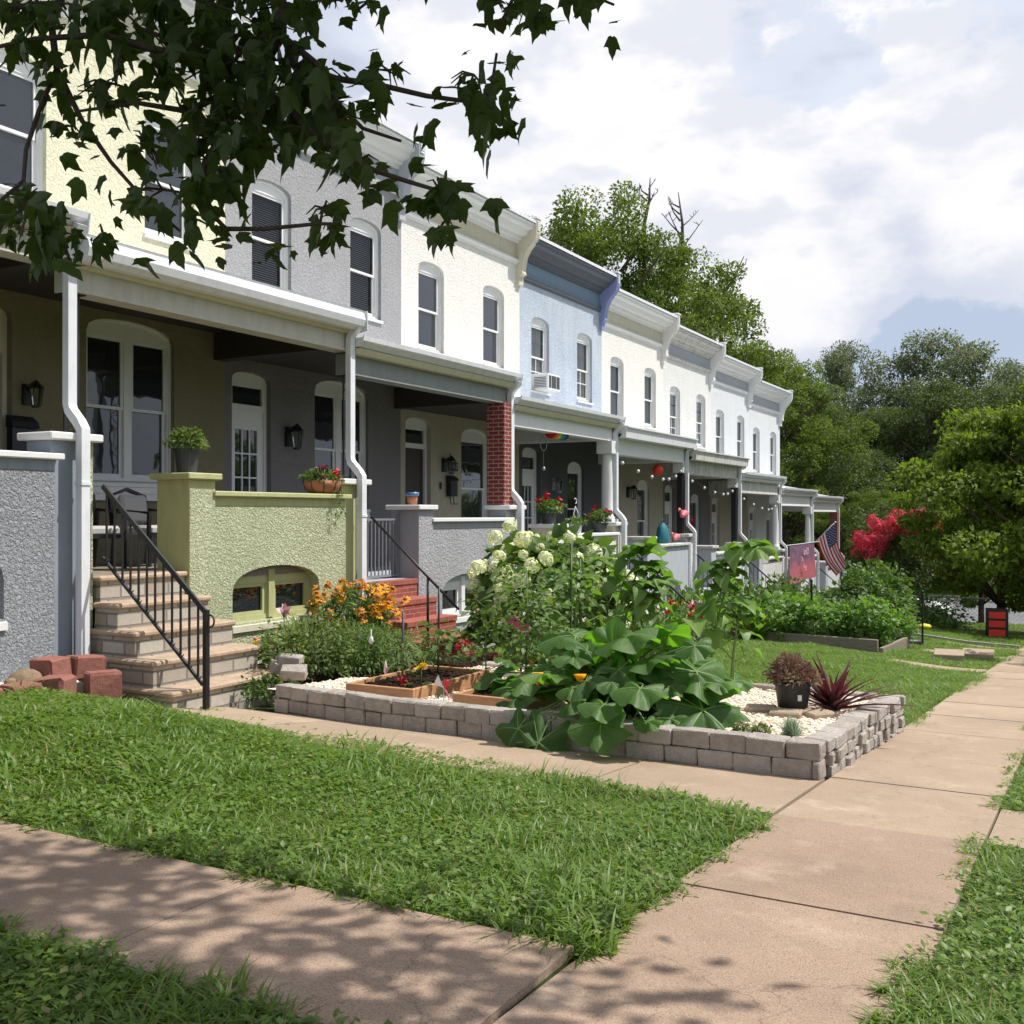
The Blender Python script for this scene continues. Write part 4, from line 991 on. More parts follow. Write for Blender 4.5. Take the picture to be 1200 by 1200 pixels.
# squash
def squash():
    t = thing('squash_plant', 'sprawling squash plant with big dark leaves spilling over the garden wall', 'plant', (-3.5, 8.0, bedz(8)))
    P, d = cloud((-3.38, 8.08, .12), (.92, .60, .50), 84, .45, .12, -.2)
    ex = [((-2.85, 7.85, .18), (.8, -.2, -.35), .62), ((-2.62, 7.9, -.0), (.85, -.2, -.55), .56), ((-3.3, 8.0, .50), (-.5, .4, .15), .62), ((-3.0, 8.0, .38), (.7, .1, -.1), .62), ((-4.0, 7.95, .24), (-.9, -.1, -.1), .50),
          ((-3.75, 7.36, -.02), (-.2, -.6, -.9), .50), ((-3.95, 7.38, .0), (-.2, -.6, -.6), .36), ((-3.3, 7.38, .1), (.3, -.8, -.4), .44), ((-3.45, 7.9, .55), (.5, -.2, .2), .5), ((-3.9, 8.3, .45), (-.6, .2, .2), .5)]
    n = len(P); ax = d * np.array([1, 1, .25]) + RNG.normal(0, .35, (n, 3)); ax[:, 2] -= .15; up = np.array([.0, -.15, 1.]) + d * np.array([.5, .5, 0]) + RNG.normal(0, .22, (n, 3)); s = RNG.uniform(.20, .40, n)
    P = np.concatenate([P, np.array([e[0] for e in ex])]); ax = np.concatenate([ax, np.array([e[1] for e in ex])]); up = np.concatenate([up, np.tile([.15, -.3, 1.], (len(ex), 1))]); s = np.concatenate([s, [e[2] for e in ex]])
    npobj('foliage', *leaves(T_LOBE, P, ax, up, s), m_squash, t, smooth=True)
    npobj('veins', *leaves(T_VEIN, P, ax, up, s), m_vein, t)
    m = MB()
    for p, a in zip(P, nrm(ax)):
        e = p + a * .02; m.tube([(-3.5 + .35 * (p[0] + 3.5), 8.1 + .3 * (p[1] - 8.1), -.05), tuple(p * .6 + np.array([-3.5, 8.1, .05]) * .4 + np.array([0, 0, .08])), tuple(e)], [.013, .011, .007], 5)
    m.build('stalk', m_stem, t)
    for p in [(-2.95, 7.75, .12), (-4.05, 7.75, .18), (-3.6, 7.62, .22)]:
        f = MB(); f.lathe(p, [(.01, 0), (.018, .03), (.03, .06), (.055, .10)], 8); f.build('blossom', m_orange, t)
squash()
# tall stalks with big leaves
def stalk(x, y, h, s, n, lab, lean=(0, 0), name='sunflower', bud=None):
    z0 = bedz(y) if y < 10.6 else ground(x, y); t = thing(name, lab, 'plant', (x, y, z0), 'tall broad leaved stalks')
    pts = [(x + lean[0] * q ** 2, y + lean[1] * q ** 2, z0 + h * q) for q in [i / 8 for i in range(9)]]
    m = MB(); m.tube(pts, [.017 - .0012 * i for i in range(9)], 7); m.build('stem', m_stem, t)
    P = []; ax = []; ss_ = []; pe = MB()
    for i in range(n):
        q = .30 + .70 * (i + random.uniform(-.3, .3)) / n; q = min(1, q); a = i * 2.4 + random.uniform(-.4, .4); c = Vector((x + lean[0] * q * q, y + lean[1] * q * q, z0 + h * q))
        L = .10 + .16 * (1 - q); e = c + Vector((math.cos(a), math.sin(a), .7)) * L; pe.tube([c, e], .005, 4)
        P.append(e); ax.append((math.cos(a), math.sin(a), random.uniform(-.8, .1))); ss_.append(s * random.uniform(.45, 1.0) * (.7 + .35 * math.sin(math.pi * min(q, .75))))
    for a in np.linspace(0, 5.2, 3): P.append(pts[-1]); ax.append((math.cos(a), math.sin(a), .3)); ss_.append(s * .6)
    k = len(P); npobj('foliage', *leaves(T_HEART, np.array([tuple(p) for p in P]), np.array(ax), np.array([0, 0, 1.]) + RNG.normal(0, .3, (k, 3)), np.array(ss_)), m_sunleaf, t, smooth=True)
    q = np.array([tuple(pts[-1])] * 4 + [tuple(pts[-2])] * 3); a = RNG.uniform(0, 6.28, 7)
    npobj('top_foliage', *leaves(T_LOBE, q, np.stack([np.cos(a), np.sin(a), RNG.uniform(-.25, .3, 7)], -1), np.array([0, 0, 1.]) + RNG.normal(0, .2, (7, 3)), s * RNG.uniform(.75, 1.1, 7)), m_sunleaf, t, smooth=True)
    pe.build('stalk', m_stem, t); return t
stalk(-3.70, 10.30, 1.46, .34, 17, 'tallest right hand stalk with big pale leaves, rising from the back bed', (.62, .3))
stalk(-3.98, 10.15, 1.20, .27, 13, 'leafy stalk just left of the tallest one, behind the squash', (.0, .1))
stalk(-4.40, 10.3, 1.42, .33, 15, 'stalk topped by one very broad pale green leaf', (.25, .1))
stalk(-4.75, 9.9, 1.10, .25, 12, 'shorter stalk beside the white flower bush', (.05, 0))
stalk(-4.15, 10.4, .95, .23, 10, 'thin stalk between the taller ones', (-.1, 0))
stalk(-5.15, 10.25, 1.15, .25, 12, 'stalk growing up in front of the white hydrangea', (.05, 0))
stalk(-3.45, 10.42, 1.18, .27, 14, 'slim leafy stalk right of the broad topped one', (.2, .1))
stalk(-4.6, 10.45, 1.28, .26, 14, 'slim leafy stalk close behind the squash, left of the broad topped one', (-.08, .1))
stalk(-3.2, 10.35, .85, .24, 11, 'short leafy stalk in the right end of the back bed', (.1, .0))
stalk(-4.2, 10.1, 1.05, .25, 12, 'slim leafy stalk in the middle of the back bed', (.12, .0))
# hydrangea
def hydrangea():
    c = (-6.15, 12.25, .42)
    t = bush('hydrangea', 'big hydrangea bush covered in round white flower heads', 'bush', c, (1.05, .85, .82), 900, T_WIDE, .20, m_leafbush, shell=.6, lump=.08, zmin=-.6)
    me = head_mesh('flower_head', T_SIMPLE, m_hyd, 150, .5, .26)
    P, d = cloud(c, (1.08, .9, .92), 200, .95, .07, -.35); k = (d[:, 1] < .45) & (d[:, 2] > -.3); P = P[k][:78]
    put_parts('flower_head', me, t, P, RNG.uniform(.11, .22, len(P)))
    P = [onX(u, v, -5.75) for u, v in [(597, 617), (580, 630), (612, 632), (668, 632), (690, 660), (705, 668), (712, 680), (715, 697), (640, 655), (560, 665), (690, 640), (585, 652)]]
    put_parts('flower_head', me, t, P, RNG.uniform(.14, .21, len(P)))
hydrangea()
# orange coneflowers
def daisies(lab, c, r, n, nf, s, group=None):
    t = bush('coneflower', lab, 'flowers', c, r, n, T_LANCE, .12, m_leafbush, shell=.5, zmin=-.4, base=(c[0], c[1], -.14))
    V, Fc = flower_T(9, 1, .2); o = npobj('flower', V, Fc, m_orange); me = o.data; bpy.data.objects.remove(o)
    cm = MB(); cm.lathe((0, 0, .1), [(.02, .5), (.3, .4), (.42, .15), (.4, 0)], 7, mi=1); b = len(me.vertices)
    mm = MB(); mm.add(V, Fc, 0); mm.lathe((0, 0, .1), [(.42, 0), (.38, .3), (.2, .5), (.02, .55)], 7, mi=1); o = mm.build('flower', [m_orange, m_terra]); me = o.data; bpy.data.objects.remove(o)
    P, d = cloud(c, (r[0] * 1.2, r[1] * 1.2, r[2] * 1.35), nf * 3, .85, .08, -.1); k = (d[:, 0] > -.5) | (d[:, 1] < 0); P = P[k][:nf]
    put_parts('flower', me, t, P, RNG.uniform(.75, 1.15, len(P)) * s, .45)
    st = MB()
    for p in P: st.tube([(c[0] * .7 + p[0] * .3, c[1] * .7 + p[1] * .3, c[2] - r[2] * .3), tuple(p)], .003, 4)
    st.build('flower_stem', m_stem, t)
daisies('wide bush of orange coneflowers against the green porch wall', (-7.95, 10.35, .32), (.42, .50, .38), 1000, 99, .066)
daisies('small clump of orange flowers beside the stone steps', (-7.75, 8.75, .12), (.22, .22, .18), 220, 12, .045)
bush('shrub', 'rounded grey green shrub beside the stone steps', 'bush', (-7.30, 8.72, .10), (.50, .55, .42), 2600, T_SIMPLE, .055, m_leafshrub, 'low shrubs below the porch', base=(-7.3, 8.72, -.14), up=1)
bush('shrub', 'low lavender like shrub left of the brick steps', 'bush', (-7.25, 9.85, .02), (.50, .55, .32), 2600, T_LANCE, .075, m_leafshrub, 'low shrubs below the porch', base=(-7.15, 9.95, -.14), up=1)
bush('shrub', 'darker low shrub between the two others below the basement window', 'bush', (-7.05, 9.22, .05), (.42, .42, .32), 1500, T_LANCE, .08, m_leafbush, 'low shrubs below the porch', base=(-7.05, 9.22, -.14), up=1)
bush('vine', 'ground creeper by the end of the garden wall', 'plant', (-7.05, 7.85, -.12), (.28, .35, .14), 420, T_SIMPLE, .05, m_leafbush, stems=False)
def strapclump(name, lab, c, n, L, mat, wd=1.0, group=None, sp=.9, zc=.6, T=None):
    t = thing(name, lab, 'plant', c, group); a = RNG.uniform(0, 2 * np.pi, n); e = RNG.uniform(.05, sp, n)
    ax = np.stack([np.sin(e) * np.cos(a), np.sin(e) * np.sin(a), np.cos(e)], -1); up = np.stack([-np.cos(a), -np.sin(a), np.full(n, zc)], -1)
    P = np.asarray(c) + RNG.normal(0, .018, (n, 3)) * [1, 1, 0]; s = L * RNG.uniform(.6, 1.1, n)
    npobj('foliage', *scatter(T or T_STRAP, P, frames(ax, up), np.stack([s * wd, s, s], -1)), mat, t); return t
strapclump('lily_plant', 'clump of long green strap leaves with a pink lily by the basement window', (-7.95, 9.35, -.12), 34, .62, m_grass, 1.1, sp=.7)
m = MB(); pl = onX(333, 716, -7.95)
lt = thing('lily_flower', 'pale pink lily bloom in front of the basement window', 'flower', (pl.x, pl.y, -.1))
m.tube([(pl.x, pl.y, -.1), tuple(pl)], .006, 5); m.build('stem', m_stem, lt)
npobj('petals', *leaves(T_OV, np.tile(np.array(pl), (14, 1)) + RNG.normal(0, .008, (14, 3)), rdirs(14), rdirs(14), np.full(14, .10)), m_pinkpale, lt)
# cordyline, potted mauve grass, fescues, sedums
strapclump('cordyline', 'spiky burgundy cordyline in the pebble garden', (-2.02, 9.42, bedz(9.4)), 60, .52, m_purple, 1.35, sp=1.15, zc=.9)
pb = (-2.28, 9.12, bedz(9.1) + .05)
t = thing('potted_grass', 'black nursery pot with a mauve brown grass tuft', 'potted plant', pb)
m = MB(); m.lathe(pb, [(.125, 0), (.15, .19), (.165, .19), (.165, .215), (.15, .215), (.145, .17), (.02, .165)], 24, smooth=False); po = m.build('pot', m_black, t)
m = MB(); c0 = Vector((-2.19, 9.0, pb[2] + .10)); m.rbox(c0, (.035, .004, .05), rz=.6); m.build('price_tag', m_whitepl, po)
P, d = cloud((pb[0], pb[1], pb[2] + .27), (.20, .20, .14), 1500, .5, .1, -.3); npobj('foliage', *leaves(T_LANCE, P, d + RNG.normal(0, .5, (1500, 3)), rdirs(1500), .055 * RNG.uniform(.6, 1.3, 1500)), m_mauve, t)
for i, (x, y, rz, lab) in enumerate([(-2.52, 8.98, .2, 'flat tan paver, left one under the black pot'), (-2.27, 8.86, .1, 'flat tan paver, middle one in front of the black pot'), (-2.03, 8.98, .9, 'flat tan paver, right one beside the cordyline')]):
    m = MB(); m.rbox((x, y, bedz(y) + .025), (.26, .22, .055), rz=rz, bev=.012); tag(m.build('paver', m_pavers, base=(x, y, bedz(y))), lab, 'paver', 'tan pavers round the pot')
for (u, v, n, L, lab) in [(975, 831, 420, .17, 'blue fescue tuft behind the right hand paver'), (927, 864, 420, .17, 'blue fescue tuft near the front corner of the wall')]:
    p = onBed(u, v); strapclump('fescue', lab, tuple(p), n, L, m_fescue, .5, 'blue fescue tufts', sp=1.35)
for (u, v, lab) in [(869, 861, 'small green sedum cushion, left of the two'), (892, 862, 'small green sedum cushion, right one next to the blue tuft')]:
    p = onBed(u, v); t = bush('sedum', lab, 'plant', (p.x, p.y, p.z + .035), (.065, .065, .05), 500, T_SIMPLE, .022, m_leafshrub, 'sedum cushions', base=tuple(p), stems=False)
    npobj('flowers', *leaves(T_SIMPLE, np.array(p) + np.array([0, 0, .08]) + RNG.normal(0, .03, (22, 3)) * [1, 1, .2], up_scatter(22), rdirs(22), np.full(22, .014)), m_pinkpale, t)
# staked vegetables
def staked(x, y, h, n, hs, lab, mat=m_tomato, s=.075, r=.16, z0c=.15, stake=True, T=T_OV, fl=None, sm=m_black):
    z = bedz(y) + .04; t = thing('staked_plant', lab, 'plant', (x, y, z), 'staked vegetable plants'); 
    if stake: m = MB(); m.tube([(x, y, z - .05), (x + .01, y, z + hs)], .012, 6); m.build('stake', sm, t)
    st = MB(); P = []; ax = []
    for b in range(10):
        q = (b + .5) / 10; a = b * 2.4; c = Vector((x + .025, y - .02, z + z0c + (h - z0c) * q)); e = c + Vector((math.cos(a), math.sin(a), .45)) * r * (1.2 - .5 * q) * random.uniform(.7, 1.2); st.tube([c, e], .004, 4)
        for _ in range(n // 10):
            w = random.random(); p = c.lerp(e, .3 + .9 * w) + Vector([random.gauss(0, r * .28) for _ in range(3)]); P.append(p); ax.append((math.cos(a) + random.gauss(0, .6), math.sin(a) + random.gauss(0, .6), random.gauss(-.2, .4)))
    st.tube([(x + .02, y - .02, z), (x + .02, y - .02, z + h)], .007, 5); st.build('stem', m_stem, t)
    k = len(P); npobj('foliage', *leaves(T, np.array([tuple(p) for p in P]), np.array(ax), np.array([0, 0, 1.]) + RNG.normal(0, .4, (k, 3)), s * RNG.uniform(.6, 1.3, k)), mat, t)
    if fl:
        for dx, dy, dz, fm, fs in fl:
            npobj('flower', *leaves(T_OV, np.tile([x + dx, y + dy, z + dz], (9, 1)) + RNG.normal(0, fs * .3, (9, 3)), rdirs(9), rdirs(9), np.full(9, fs)), fm, t)
    return t
staked(-5.70, 8.15, .42, 60, .72, 'pepper seedling tied to a thin green stake in the square raised bed', s=.11, r=.14, T=T_LANCE, sm=m_darkpot)
staked(-5.72, 8.80, .52, 85, .95, 'bushy pepper plant on a black stake at the back of the square bed', s=.10, r=.20)
staked(-5.00, 8.5, .80, 150, .2, 'loose tomato plant between the two front raised beds', s=.085, r=.26, stake=False, fl=[(-.1, -.2, .45, m_red, .05), (-.2, -.15, .42, m_red, .045)])
staked(-4.62, 8.6, 1.15, 260, .9, 'tall airy tomato plant in the long raised bed', s=.085, r=.28, fl=[(-.05, -.1, .66, m_pink, .07), (.05, -.1, .6, m_pink, .06)])
staked(-4.45, 9.2, 1.3, 260, 1.4, 'tomato plant on the tallest stake behind the squash', s=.085, r=.3, fl=[(-.1, -.1, .35, m_red, .05)])
staked(-4.95, 9.6, .85, 150, .5, 'tomato plant near the foot of the brick steps', s=.08, r=.26, stake=False)
staked(-5.0, 9.2, .55, 160, .5, 'low flowering plant with orange blooms in front of the brick steps', s=.075, r=.24, stake=False, z0c=.05, fl=[(.05, -.2, .18, m_orange, .055), (.2, -.15, .2, m_orange, .06), (-.15, -.2, .25, m_red, .05)])
staked(-4.85, 10.25, 1.25, 200, 1.0, 'feathery tomato plant in front of the left side of the hydrangea', s=.085, r=.32)
staked(-5.6, 10.3, 1.0, 170, .8, 'small tomato plant at the garden side of the brick steps', s=.08, r=.26)
def smallflowers(u, v, mat, lab, n=16, s=.05, h=.12, name='bedding_flower'):
    p = onBed(u, v, .08); t = thing(name, lab, 'flower', tuple(p)); m = MB(); m.tube([tuple(p), (p.x, p.y, p.z + h)], .005, 5); m.build('stem', m_stem, t)
    npobj('petals', *leaves(T_OV, np.array([p.x, p.y, p.z + h]) + RNG.normal(0, s * .25, (n, 3)), rdirs(n), rdirs(n), np.full(n, s)), mat, t)
    npobj('foliage', *leaves(T_OV, np.array(p) + np.abs(RNG.normal(0, .03, (n, 3))), rdirs(n, 0, .6), np.array([0, 0, 1.]) + RNG.normal(0, .2, (n, 3)), np.full(n, .05)), m_tomato, t)
smallflowers(472, 804, m_red, 'crimson flower cluster in the front corner of the square bed', 22, .05, .05); smallflowers(482, 796, m_red, 'single dark red bloom behind the crimson cluster', 10, .045, .14)
smallflowers(494, 806, m_yellowp, 'yellow spiky celosia in the square raised bed', 16, .055, .20)
# spinning pinwheel, ornament stakes
p = onBed(520, 822); t = thing('pinwheel', 'pinwheel of red, white and green foil lying between the raised beds', 'pinwheel', tuple(p))
for i, mm_ in enumerate((m_red, m_whitepl, m_stem, m_pink)):
    a = i * 1.57 + .4; m = MB(); c = Vector((p.x, p.y, p.z + .12)); A = Vector((math.cos(a) * .8, -.25 * math.sin(a), math.sin(a))) * .13; B = Vector((math.cos(a + .8) * .8, -.25, math.sin(a + .8))) * .10
    m.add([c, c + A, c + B + Vector((0, -.02, 0)), c + B * .5], [(0, 1, 2), (0, 2, 3)]); m.build('blade', mm_, t)
m = MB(); m.tube([(p.x, p.y, p.z), (p.x, p.y, p.z + .13)], .004, 5); m.build('stick', m_whitepl, t)
for (u, v, mat, lab) in [(452, 802, m_pinkpale, 'thin plant marker with a pink tip, left of the square bed'), (435, 752, m_whitepl, 'white ceramic ornament hanging on the left stake')]:
    p = onBed(u, v) if v > 780 else D(u, v, 10.05); t = thing('plant_marker', lab, 'plant marker', tuple(p))
    m = MB(); m.lathe(tuple(p), [(.004, 0), (.006, .1), (.02, .13), (.012, .19), (.002, .24)] if v > 780 else [(.004, -.02), (.025, 0), (.018, .04), (.005, .06), (.004, .12)], 8); m.build('body', mat, t)
# ------------------------------------------------------------------ things on and round the porches
def house_of(k): return HOUSES[k]
def T(name, label, cat, loc, group=None): return thing(name, label, cat, tuple(loc), group)
def potmesh(p, r, h, taper=.75, rim=.03): return MB().lathe(tuple(p), [(r * taper, 0), (r, h - rim), (r * 1.08, h - rim), (r * 1.08, h), (r * .95, h), (r * .9, h - rim), (.01, h - rim * 1.1)], 20, smooth=False)
def planted(label, p, r, h, potm, n, s, fr, fz, leafm, flowers=None, group=None, Tm=T_OV, name='potted_plant'):
    t = T(name, label, 'potted plant', p, group); potmesh(p, r, h).build('pot', potm, t)
    P, d = cloud((p[0], p[1], p[2] + h + fz * .6), (fr, fr, fz), n, .4, .12, -.5)
    npobj('foliage', *leaves(Tm, P, d + RNG.normal(0, .5, (n, 3)), np.array([0, 0, 1.]) + RNG.normal(0, .4, (n, 3)), s * RNG.uniform(.6, 1.2, n)), leafm, t)
    if flowers:
        m_, nf, fs = flowers; P, d = cloud((p[0], p[1], p[2] + h + fz * .8), (fr * 1.05, fr * 1.05, fz * 1.25), nf, .95, .1, 0)
        put_parts('flower', head_mesh('flower', T_OV, m_, 12, .35, 1.0), t, P, np.full(nf, fs))
    return t
planted('dark pot with a clipped green plant on the green stair pillar', (XP - .2, YB[1] + 1.53, FL[1] + 1.05), .135, .27, m_darkpot, 700, .05, .19, .13, m_leafshrub)
# hanging style basket on the green wall
p = (XP - .12, YB[2] - .62, FL[1] + .86)
t = T('flower_basket', 'terracotta coloured basket of red and purple flowers on the green porch wall', 'flower basket', p)
m = MB(); m.lathe(p, [(.11, 0), (.19, .05), (.215, .12), (.22, .17), (.19, .17), (.02, .15)], 18, sy=1.25); m.build('basket', m_terra, t)
m = MB()
for i in range(9): a = i * .7; m.tube([(p[0] + .115 * math.cos(a), p[1] + .14 * math.sin(a), p[2]), (p[0] + .2 * math.cos(a), p[1] + .25 * math.sin(a), p[2] + .06), (p[0] + .23 * math.cos(a), p[1] + .28 * math.sin(a), p[2] + .175)], .006, 4)
m.build('rib', m_iron, t)
P, d = cloud((p[0], p[1], p[2] + .2), (.2, .27, .12), 380, .4, .1, -.3); npobj('foliage', *leaves(T_OV, P, d + RNG.normal(0, .5, (380, 3)), rdirs(380, .2), .055 * RNG.uniform(.6, 1.2, 380)), m_tomato, t)
for nm, mm_, off in (('red_flowers', m_red, .12), ('purple_flowers', m_purple, -.14)):
    put_parts('flower', head_mesh('flower', T_OV, mm_, 10, .3, 1.0), t, [(p[0] + random.uniform(-.1, .2), p[1] + off + random.uniform(-.1, .1), p[2] + random.uniform(.2, .36)) for _ in range(9)], [.05] * 9)
P = np.array([[p[0] + .2, p[1] + random.uniform(0, .2), p[2] - random.uniform(-.05, .3)] for _ in range(60)]); npobj('trailing_stems', *leaves(T_LANCE, P, rdirs(60, -1, -.4), rdirs(60), np.full(60, .06)), m_tomato, t)
# armchairs on the green porch
def armchair(x, y, z, lab, rz):
    t = thing('armchair', lab, 'chair', (x, y, z), 'black armchairs on the green porch', 0)
    f = MB(); R_ = Matrix.Rotation(rz, 3, 'Z')
    def W(a, b, c): v = R_ @ Vector((a, b, 0)); return (x + v.x, y + v.y, z + c)
    for sx in (-1, 1):
        f.tube([W(.26, .28 * sx, 0), W(.26, .28 * sx, .62), W(-.24, .28 * sx, .66), W(-.30, .28 * sx, 0)], .02, sq=(.045, .035))
    f.tube([W(-.26, -.28, .3), W(-.33, -.28, .82), W(-.34, 0, .90), W(-.33, .28, .82), W(-.26, .28, .3)], .02, sq=(.04, .04)); f.tube([W(.26, -.28, .36), W(.26, .28, .36)], .02, sq=(.06, .04))
    f.build('frame', m_black, t)
    c = MB(); c.rbox(W(0, 0, .42), (.52, .50, .11), rz=rz, bev=.03); c.build('seat_cushion', m_cushion, t)
    c = MB(); c.rbox(W(-.24, 0, .66), (.10, .42, .34), rz=rz, ry=-.12, bev=.03); c.build('back_cushion', m_cushion, t)
armchair(-9.75, 8.75, FL[1], 'black framed armchair with grey cushions, farther from the steps on the green porch', .1)
armchair(-9.7, 7.85, FL[1], 'black framed armchair with grey cushions, behind the black handrail', -.1)
# wall lanterns, mailboxes, number sign: parts of their houses
def lantern(k, y, z, s=1.0, mat=None):
    m = MB(); x = XF + .02; m.box(x - .03, x + .01, y - .06 * s, y + .06 * s, z - .12 * s, z + .12 * s); m.tube([(x, y, z + .05 * s), (x + .08, y, z + .13 * s), (x + .15, y, z + .1 * s)], .012, 6)
    m.lathe((x + .15, y, z - .16 * s), [(.045 * s, 0), (.05 * s, .02 * s), (.052 * s, .025 * s)], 6, smooth=False); m.lathe((x + .15, y, z + .07 * s), [(.095 * s, 0), (.05 * s, .05 * s), (.012, .09 * s)], 6, smooth=False)
    for i in range(6): a = i * math.pi / 3; m.tube([(x + .15 + .05 * s * math.cos(a), y + .05 * s * math.sin(a), z - .14 * s), (x + .15 + .08 * s * math.cos(a), y + .08 * s * math.sin(a), z + .07 * s)], .006, 4)
    o = m.build('wall_lantern', mat or m_iron, house_of(k)); g = MB(); g.lathe((x + .15, y, z - .13 * s), [(.042 * s, 0), (.068 * s, .19 * s)], 6, smooth=False); g.build('glass', m_glassopen, o)
lantern(1, 7.97, 3.0); lantern(2, YB[2] + 1.36, 2.80, 1.25); lantern(3, YB[3] + 1.42, 2.55, 1.1); lantern(4, YB[4] + 1.6, 2.3, 1.2, m_galv); lantern(5, YB[5] + 1.7, 2.2, 1.2); lantern(6, YB[6] + 1.6, 1.8, 1.1)
def mailbox(k, y, z, s=1):
    m = MB(); x = XF + .01; m.box(x, x + .10, y - .12 * s, y + .12 * s, z - .17 * s, z + .13 * s); m.prism([(x, z + .135 * s), (x + .13, z + .135 * s), (x + .10, z + .19 * s), (x, z + .24 * s)], y - .13 * s, y + .13 * s)
    for dy in (-.07, .05): m.tube([(x + .05, y + dy, z - .17 * s), (x + .06, y + dy, z - .30 * s), (x + .10, y + dy + .03, z - .33 * s), (x + .12, y + dy + .05, z - .29 * s)], .008, 5)
    m.build('mailbox', m_black, house_of(k))
mailbox(3, YB[3] + 1.62, 2.12); mailbox(1, 7.87, 2.42, 1.35)
def text(body, name, mat, parent, size, M, extrude=.002, align='CENTER'):
    cu = bpy.data.curves.new(name, 'FONT'); cu.body = body; cu.size = size; cu.extrude = extrude; cu.align_x = align; cu.align_y = 'CENTER'
    o = bpy.data.objects.new(name, cu); link(o); bpy.context.view_layer.update()
    me = bpy.data.meshes.new_from_object(o.evaluated_get(bpy.context.evaluated_depsgraph_get())); bpy.data.objects.remove(o); me.materials.clear(); me.materials.append(mat)
    off = Vector((0, 0, 0)); q = parent
    while q is not None: off += Vector(q.location); q = q.parent
    me.transform(Matrix.Translation(-off) @ M); o = bpy.data.objects.new(name, me); link(o); o.parent = parent; return o
def face(x, y, z, rx=0): return Matrix.Translation((x, y, z)) @ Matrix(((0, 0, 1, 0), (1, 0, 0, 0), (0, 1, 0, 0), (0, 0, 0, 1)))
m = MB(); yn, zn = YB[3] + 1.72, 2.53; m.rbox((XF + .03, yn, zn), (.02, .30, .17), bev=.004); m.tube([(XF + .02, yn - .1, zn + .08), (XF + .03, yn - .1, zn + .25)], .012, 5); o = m.build('number_plaque', m_black, house_of(3))
text('413', 'digits', m_lgrey, o, .13, face(XF + .044, yn + .03, zn))
m = MB(); m.rbox((XF + .01, YB[3] + 1.30, 2.15), (.02, .05, .13), bev=.004); m.build('doorbell', m_black, house_of(3))
# gate at the head of the brick steps
g = MB(); y0, y1 = YB[2] + .20, YB[2] + 1.30; xg = XP - .30; zb, zt = FL[2] + .04, FL[2] + .84
for zz in (zb, zt): g.tube([(xg, y0, zz), (xg, y1, zz)], .014, sq=(.03, .03))
for i in range(13): yy = y0 + .03 + (y1 - y0 - .06) * i / 12; g.tube([(xg, yy, zb), (xg, yy, zt)], .008, sq=(.016, .016))
for yy in (y0, y1): g.tube([(xg, yy, zb - .03), (xg, yy, zt + .06)], .016, sq=(.035, .035))
g.lathe((xg, y1, zt + .06), [(.02, 0), (.03, .02), (.01, .05)], 8); g.build('gate', m_greyiron, HOUSES[2])
# blue rimmed clay pot
p = (XP - .2, YB[2] + 1.52, FL[2] + 1.05); t = T('clay_pot', 'small terracotta pot with blue rim on the grey stair pillar', 'pot', p); m = MB(); m.lathe(p, [(.07, 0), (.085, .13), (.08, .135)], 16); m.build('body', m_terra, t)
m = MB(); m.lathe((p[0], p[1], p[2] + .13), [(.098, 0), (.105, .055), (.09, .055), (.02, .04)], 16); m.build('rim', m_bluepot, t)
# cream house porch: geranium, white hanging pot, dark pot, windsock, chime
planted('dark pot of red geraniums on the cream stair pillar', (XP - .2, YB[3] + 1.53, FL[3] + 1.05), .15, .2, m_darkpot, 260, .085, .24, .16, m_tomato, (m_red, 7, .07))
p = (XP - .15, YB[3] + 2.55, FL[3] + .86); t = planted('white hanging pot set down on the cream porch wall, hook upright', p, .13, .17, m_whitepl, 200, .07, .19, .07, m_tomato, name='hanging_pot')
m = MB(); top = Vector((p[0], p[1], p[2] + .52))
for a in (.3, 2.4, 4.5): m.tube([(p[0] + .14 * math.cos(a), p[1] + .14 * math.sin(a), p[2] + .17), tuple(top)], .005, 4)
m.tube([tuple(top + Vector((0, .05 * math.sin(a) - .0, .07 - .05 * math.cos(a) + .03))) for a in [i * .5 for i in range(9)]], .01, 6); m.build('hook', m_whitepl, t)
planted('dark square pot with red blooms beside the white column', (XP - .17, YB[4] - .75, FL[3] + .86), .17, .2, m_darkpot, 260, .08, .22, .14, m_tomato, (m_red, 4, .07))
c = onX(653, 508, XP - .35); t = T('windsock', 'rainbow striped windsock hanging under the cream house porch roof', 'windsock', (c.x, c.y, c.z))
cols = [(.6, .02, .02), (.75, .25, .01), (.7, .6, .05), (.03, .35, .08), (.02, .2, .5), (.03, .03, .12)]
for i, cc in enumerate(cols):
    m = MB(); m.lathe((c.x, c.y, c.z), [(.11, .12 - .0), (.11, -.12)], 10); m.v = [(c.x + (vx - c.x), c.y - .30 + i * .1 + (vz - c.z + .12) / .24 * .1, c.z + (vy - c.y)) for vx, vy, vz in m.v]; m.build('stripe', plain('stripe_%d' % i, cc, .8), t)
m = MB(); m.tube([(c.x, c.y, c.z + .1), (c.x, c.y, ZR[3] - .12)], .004, 4); m.build('string', m_black, t)
c = onX(637, 520, XP - .5); t = T('wind_chime', 'round metal wind chime with a white bell by the brick pillar', 'wind chime', (c.x, c.y, c.z)); m = MB()
m.tube([(c.x, c.y + .13 * math.sin(a), c.z + .13 * math.cos(a)) for a in [i * .45 for i in range(15)]], .008, 5); m.tube([(c.x, c.y, c.z + .13), (c.x, c.y, ZR[3] - .1)], .004, 4); m.tube([(c.x, c.y, c.z - .13), (c.x, c.y, c.z - .45)], .004, 4); m.lathe((c.x, c.y, c.z - .50), [(.04, 0), (.035, .05), (.01, .08)], 8); m.build('ring', m_galv, t)
